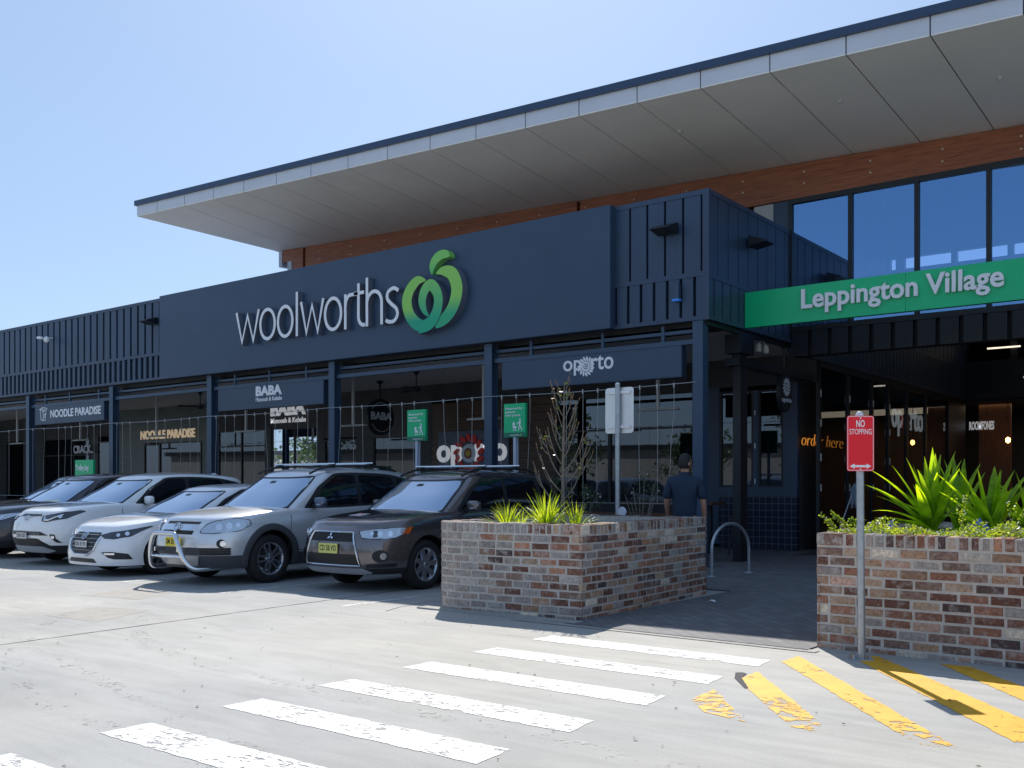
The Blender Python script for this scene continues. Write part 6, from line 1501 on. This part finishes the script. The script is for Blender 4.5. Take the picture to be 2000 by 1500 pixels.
# bare sapling
T = thing('sapling', 'bare grey sapling with upswept twigs in the left planter', 'tree', (-6.98, 10.03, .93))
rng = random.Random(77)
tr = MB(); tr.tube([(0, 0, -.02), (.01, 0, .35), (.005, .01, .8), (.02, 0, 1.28), (.03, 0, 1.80)], .030, 8, r2=.005); trunk = tr.build('trunk', MT['bark'], T, smooth=True)
br_ = MB(); bd = MB(); lf = MB()
def twig(p, az, lean, L, r, depth):
    pts = [Vector(p)]; a = lean; d = RT * cos(az) + FW * sin(az)
    for i in range(6):
        pts.append(pts[-1] + (d * sin(a) + Z_ * cos(a)) * (L / 6)); a *= .80
    br_.tube(pts, r, 5, r2=r * .55); br_.tube([pts[-1], pts[-1] + (pts[-1] - pts[-2]).normalized() * .035], .006, 5, r2=.003, mi=1)
    if depth:
        for k in range(rng.randint(2, 4)):
            j = rng.randint(2, 5); twig(pts[j], az + rng.uniform(-1.2, 1.2), min(1.0, lean * .8 + rng.uniform(.1, .4)), L * rng.uniform(.25, .5), r * .6, depth - 1)
    if rng.random() < .22:
        for _ in range(3): leaflet(lf, pts[rng.randint(2, 5)], rng.uniform(.03, .06), rng)
for i in range(18):
    z = lerp(.26, 1.62, (i / 17) ** .9); L = lerp(.66, .24, i / 17) * rng.uniform(.8, 1.1); az = (0 if i % 2 else pi) + rng.uniform(-.8, .8)
    twig((.008, 0, z - .02), az, lerp(.95, .45, i / 17), L, lerp(.010, .005, i / 17), 1)
br_.build('branches', [MT['bark'], MT['bud']], trunk, smooth=True); lf.build('leaves', MT['shrub'], trunk, fix=False)
m = MB(); m.tube([(.09, -.06, 0), (.02, -.02, .62)], .010, 6); m.build('stake', MT['bark'], T)
# shrubs behind the trellis
def shrub(x, y, z, rx, ry, h, n, label, seed):
    rng = random.Random(seed); root = thing('shrub', label, 'shrub', (x, y, z), group='loose shrubs in the corner bay'); mb = MB(); fl = MB(); st = MB()
    for k in range(9):
        a = rng.uniform(0, 6.28); e = Vector((rx * .8 * cos(a), ry * cos(a + 1), h * rng.uniform(.6, 1))); st.tube([(0, 0, 0), tuple(e * .5 + Vector((0, 0, .08))), tuple(e)], .008, 5)
    cs = [Vector((rng.uniform(-rx, rx), rng.uniform(-ry, ry), h * rng.uniform(.15, 1))) for _ in range(26)]
    for i in range(n):
        c = rng.choice(cs); p = c + Vector((rng.gauss(0, .07), rng.gauss(0, .07), rng.gauss(0, .07))); leaflet(mb, p, rng.uniform(.03, .055), rng)
        if rng.random() < .05: leaflet(fl, p, .04, rng)
    mb.build('foliage', MT['shrub'], root, fix=False); st.build('stems', MT['bark'], root); fl.build('blossom', MT['flower'], root, fix=False)
shrub(-10.35, 15.3, .1, .55, .3, 1.45, 1300, 'loose dark shrub with pale leaves behind the sapling', 1)
shrub(-8.95, 15.3, .2, .28, .25, 1.45, 420, 'thin airy shrub left of the standing man', 2)
# planter bed under the shrubs
t = thing('timber_planter', 'low dark planter bed under the shrubs of the corner bay', 'planter', (-10, 15.3, 0), world=True)
m = MB(); m.box(-12.5, -8.7, 15.0, 15.04, .0, .55); m.box(-12.5, -8.7, 15.6, 15.64, .0, .55); m.box(-12.5, -12.46, 15.041, 15.599, 0, .55); m.box(-8.74, -8.7, 15.041, 15.599, 0, .55); m.build('box', MT['wood'], t)
m = MB(); m.box(-12.45, -8.75, 15.045, 15.595, .05, .48); m.build('soil', MT['soil'], t)

# ================================================================ PERSON
def skin_mesh(name, joints, edges, mat, parent=None, sub=2, loc=(0, 0, 0), rz=0):
    me = bpy.data.meshes.new(name); me.from_pydata([j[0] for j in joints], edges, []); o = bpy.data.objects.new(name, me); C.objects.link(o)
    md = o.modifiers.new('s', 'SKIN'); md.use_smooth_shade = True
    for i, j in enumerate(joints):
        r = j[1] if isinstance(j[1], tuple) else (j[1], j[1]); me.skin_vertices[0].data[i].radius = r
    me.skin_vertices[0].data[0].use_root = True
    s2 = o.modifiers.new('d', 'SUBSURF'); s2.levels = sub; s2.render_levels = sub
    bpy.context.view_layer.update(); dg = bpy.context.evaluated_depsgraph_get(); m2 = bpy.data.meshes.new_from_object(o.evaluated_get(dg)); bpy.data.objects.remove(o)
    m2.name = name; m2.materials.clear(); m2.materials.append(mat); m2.polygons.foreach_set('use_smooth', [True] * len(m2.polygons))
    return link(bpy.data.objects.new(name, m2), parent)
pos = px(1337, 13.95)
P_ = thing('person', 'man in a navy polo shirt seen from behind, standing beyond the left planter with sunglasses', 'person', (pos[0], pos[1], .012), rz=AZ + R(-14))
# local frame: +y away from the viewer (the way he faces), +x to his right
J = [((0, 0, 1.00), (.130, .10)), ((0, .0, 1.14), (.125, .095)), ((0, .01, 1.30), (.135, .10)), ((0, .0, 1.45), (.135, .09)), ((0, -.005, 1.555), (.066, .064)), ((.005, .01, 1.64), (.062, .064)),   # 0-5 pelvis..neck
     ((-.185, -.01, 1.51), .066), ((-.235, .0, 1.30), .053), ((-.25, .03, 1.20), .044), ((-.24, .13, 1.02), .031), ((-.235, .16, .96), .024),        # 6-10 left arm
     ((.185, -.01, 1.51), .066), ((.24, -.01, 1.30), .053), ((.262, -.005, 1.19), .045), ((.272, .06, .99), .032), ((.272, .08, .93), .025),         # 11-15 right arm
     ((-.10, 0, .90), (.105, .11)), ((-.11, .02, .52), .068), ((-.115, .0, .12), .043), ((-.12, .05, .05), (.04, .035)), ((-.125, .15, .035), (.038, .025)),  # 16-20
     ((.10, 0, .90), (.105, .11)), ((.125, .10, .54), .068), ((.14, -.08, .14), .043), ((.14, -.05, .06), (.04, .035)), ((.145, .05, .035), (.038, .025))]
Ed = [(0, 1), (1, 2), (2, 3), (3, 4), (4, 5), (3, 6), (6, 7), (7, 8), (8, 9), (9, 10), (3, 11), (11, 12), (12, 13), (13, 14), (14, 15), (0, 16), (16, 17), (17, 18), (18, 19), (19, 20), (0, 21), (21, 22), (22, 23), (23, 24), (24, 25)]
# hands: palm and five bent fingers
def add_hand(wrist, sx):
    w = Vector(J[wrist][0]); k0 = len(J)
    J.append((tuple(w + Vector((0, .02, -.055))), (.018, .036))); Ed.append((wrist, k0))
    for i, (dy, ln) in enumerate(((-.028, .058), (-.010, .070), (.010, .075), (.030, .068))):
        a = w + Vector((sx * .004, .02 + dy, -.095)); b = a + Vector((-sx * .006, .008, -ln * .5)); c_ = b + Vector((-sx * .018, .014, -ln * .42)); k = len(J)
        J.extend([(tuple(a), .0095), (tuple(b), .0088), (tuple(c_), .0072)]); Ed.extend([(k0, k), (k, k + 1), (k + 1, k + 2)])
    a = w + Vector((-sx * .012, .055, -.05)); b = a + Vector((-sx * .012, .022, -.03)); k = len(J); J.extend([(tuple(a), .0115), (tuple(b), .009)]); Ed.extend([(k0, k), (k, k + 1)])
add_hand(10, -1); add_hand(15, 1)
body = skin_mesh('body', J, Ed, MT['skin'], P_)
# head turned to the right
hm = MB(); hr = Matrix.Rotation(R(-42), 3, 'Z'); hc = Vector((.01, .015, 1.765))
N1, N2 = 36, 28; vs = []
for i in range(N2 + 1):
    ph = -pi / 2 + pi * i / N2
    for k in range(N1):
        th = 2 * pi * k / N1; x = cos(ph) * cos(th); y = cos(ph) * sin(th); z = sin(ph)
        p = Vector((x * .077, y * .098, z * .122))
        if z < -.1: p.x *= 1 - .30 * (-z - .1); p.y *= 1 - .12 * (-z - .1); 
        if y > .3 and z < .2: p.y += .012 * (y - .3)                      # face plane
        if y > .85 and -.42 < z < .12: p.y += .024 * (1 - abs(z + .22) / .3) * max(0, 1 - abs(x) / .22)   # nose
        if y > .7 and abs(z + .52) < .09: p.y += .007                       # lips
        if y > .75 and z < -.68: p.y += .012                               # chin
        if y > .75 and abs(z - .05) < .12 and .2 < abs(x) < .55: p.y -= .007  # eye sockets
        if y < -.5 and z < -.35: p.y += .02                                # nape
        vs.append(hc + hr @ p)
hm.add(vs, grid_faces(N2 + 1, N1, 0, True))
for s_ in (-1, 1): hm.ellipsoid(hc + hr @ Vector((s_ * .078, -.008, -.012)), (.012, .021, .034), 12, 8, rot=hr)
hm.tube([(.004, .005, 1.60), (.008, .010, 1.70)], .058, 16); hm.build('head', MT['skin'], body, smooth=True, angle=180)
hh = MB(); vs = []; 
for i in range(19):
    ph = -pi / 2 * .42 + (pi / 2 * 1.42) * i / 18
    for k in range(N1):
        th = 2 * pi * k / N1; y = sin(th); low = sin(ph)
        phh = ph if y < .25 else max(ph, R(28) + (ph + .66) * .3 if ph < R(28) else ph)
        jit = 1 + .02 * sin(k * 5.1) * cos(i * 3.7)
        vs.append(hc + hr @ Vector((cos(phh) * cos(th) * .087 * jit, cos(phh) * sin(th) * .108 * jit - .004, sin(phh) * .136 + .004)))
hh.add(vs, grid_faces(19, N1, 0, True)); hh.build('hair', MT['hair'], P_, smooth=True, angle=180)
m = MB(); 
for s_ in (-1, 1):
    m.tube([hc + hr @ Vector((s_ * .083, -.01, .02)), hc + hr @ Vector((s_ * .082, .08, .018))], .004, 6); m.ellipsoid(hc + hr @ Vector((s_ * .036, .100, .010)), (.028, .008, .020), 14, 8, rot=hr)
m.build('sunglasses', MT['black'], P_, smooth=True)
# polo shirt and trousers, slightly looser than the body
SJ = [((0, 0, .90), (.185, .145)), ((0, .0, 1.12), (.178, .14)), ((0, .01, 1.30), (.195, .145)), ((0, .0, 1.45), (.185, .135)), ((0, -.012, 1.585), (.088, .082)), ((-.185, -.01, 1.50), .086), ((-.232, .0, 1.36), .078), ((-.252, .01, 1.24), .078), ((.185, -.01, 1.50), .086), ((.238, -.01, 1.36), .078), ((.26, -.005, 1.23), .078)]
skin_mesh('polo_shirt', SJ, [(0, 1), (1, 2), (2, 3), (3, 4), (3, 5), (5, 6), (6, 7), (3, 8), (8, 9), (9, 10)], MT['navy'], P_)
m = MB(); m.lathe([(.062, 1.60), (.066, 1.632), (.074, 1.634), (.090, 1.585), (.085, 1.55)], (.002, -.004, 0), (0, 0, 1), 24); m.build('collar', MT['navy'], P_, smooth=True)
PJ = [((0, 0, 1.0), (.172, .125)), ((-.10, 0, .88), (.115, .12)), ((-.112, .02, .52), .085), ((-.117, .0, .12), .068), ((.10, 0, .88), (.115, .12)), ((.125, .10, .54), .085), ((.14, -.07, .14), .068)]
skin_mesh('trousers', PJ, [(0, 1), (1, 2), (2, 3), (0, 4), (4, 5), (5, 6)], MT['pants'], P_)
for sx, y0 in ((-.122, .0), (.142, -.10)):
    m = MB(); m.ellipsoid((sx, y0 + .07, .045), (.052, .150, .050), 20, 10); m.box(sx - .045, sx + .045, y0 - .06, y0 + .19, 0, .03); m.build('shoe', MT['shoe'], P_, smooth=True)
# litter on the paving
t = thing('paper_scrap', 'small crumpled white paper scrap on the shaded paving', 'litter', (-5.55, 11.2, .02))
m = MB(); m.add([(-.04, -.02, 0), (.0, -.03, .02), (.05, -.01, .005), (.04, .03, .015), (-.01, .02, .03), (-.05, .02, .004)], [(0, 1, 4, 5), (1, 2, 3, 4)]); m.build('scrap', MT['white'], t, fix=False)
# ================================================================ BEHIND THE CAMERA (seen in the reflections)
rng = random.Random(5)
def far_tree(x, y, h, label):
    t = thing('car_park_tree', label, 'tree', (x, y, 0), group='trees across the car park behind the viewer')
    m = MB(); m.tube([(0, 0, 0), (.05, .02, h * .3), (-.05, .1, h * .6)], .16, 8, r2=.07)
    for k in range(6):
        a = k * 1.05; m.tube([(0, 0, h * .3), (cos(a) * h * .12, sin(a) * h * .12, h * .5), (cos(a) * h * .25, sin(a) * h * .25, h * (.65 + .05 * (k % 3)))], .06, 5, r2=.02)
    m.build('trunk', MT['bark'], t, smooth=True); mb = MB()
    cs = [Vector((rng.gauss(0, h * .16), rng.gauss(0, h * .16), h * rng.uniform(.42, .95))) for _ in range(30)]
    for i in range(2200):
        c_ = rng.choice(cs); leaflet(mb, c_ + Vector((rng.gauss(0, h * .06), rng.gauss(0, h * .06), rng.gauss(0, h * .05))), rng.uniform(.15, .32), rng)
    mb.build('crown', MT['shrub'], t, fix=False); return t
for i, (x, y, h) in enumerate(((-34, -6, 6), (-22, -18, 7), (-8, -30, 7), (6, -28, 6), (-46, 2, 7), (-14, -24, 5.5), (-28, -12, 5), (18, -22, 7))):
    far_tree(x, y, h, ['broad', 'tall', 'slim', 'second', 'leftmost', 'middle', 'short', 'rightmost'][i] + ' leafy tree across the car park behind the viewer')
t = thing('low_building', 'long pale building across the car park behind the viewer', 'building', (-30, -45, 0), world=True)
m = MB(); m.hexa([(-95, -28, 0), (30, -62, 0), (33, -52, 0), (-92, -18, 0), (-95, -28, 4.5), (30, -62, 4.5), (33, -52, 4.5), (-92, -18, 4.5)]); m.build('wall', M('pale_wall', (.27, .26, .25), .8, var=.1), t)
m = MB(); m.hexa([(-95.5, -28.5, 4.5), (30.5, -62.5, 4.5), (33.5, -51.5, 4.5), (-92.5, -17.5, 4.5), (-95.5, -28.5, 4.9), (30.5, -62.5, 4.9), (33.5, -51.5, 4.9), (-92.5, -17.5, 4.9)]); m.build('roof', MT['black'], t)
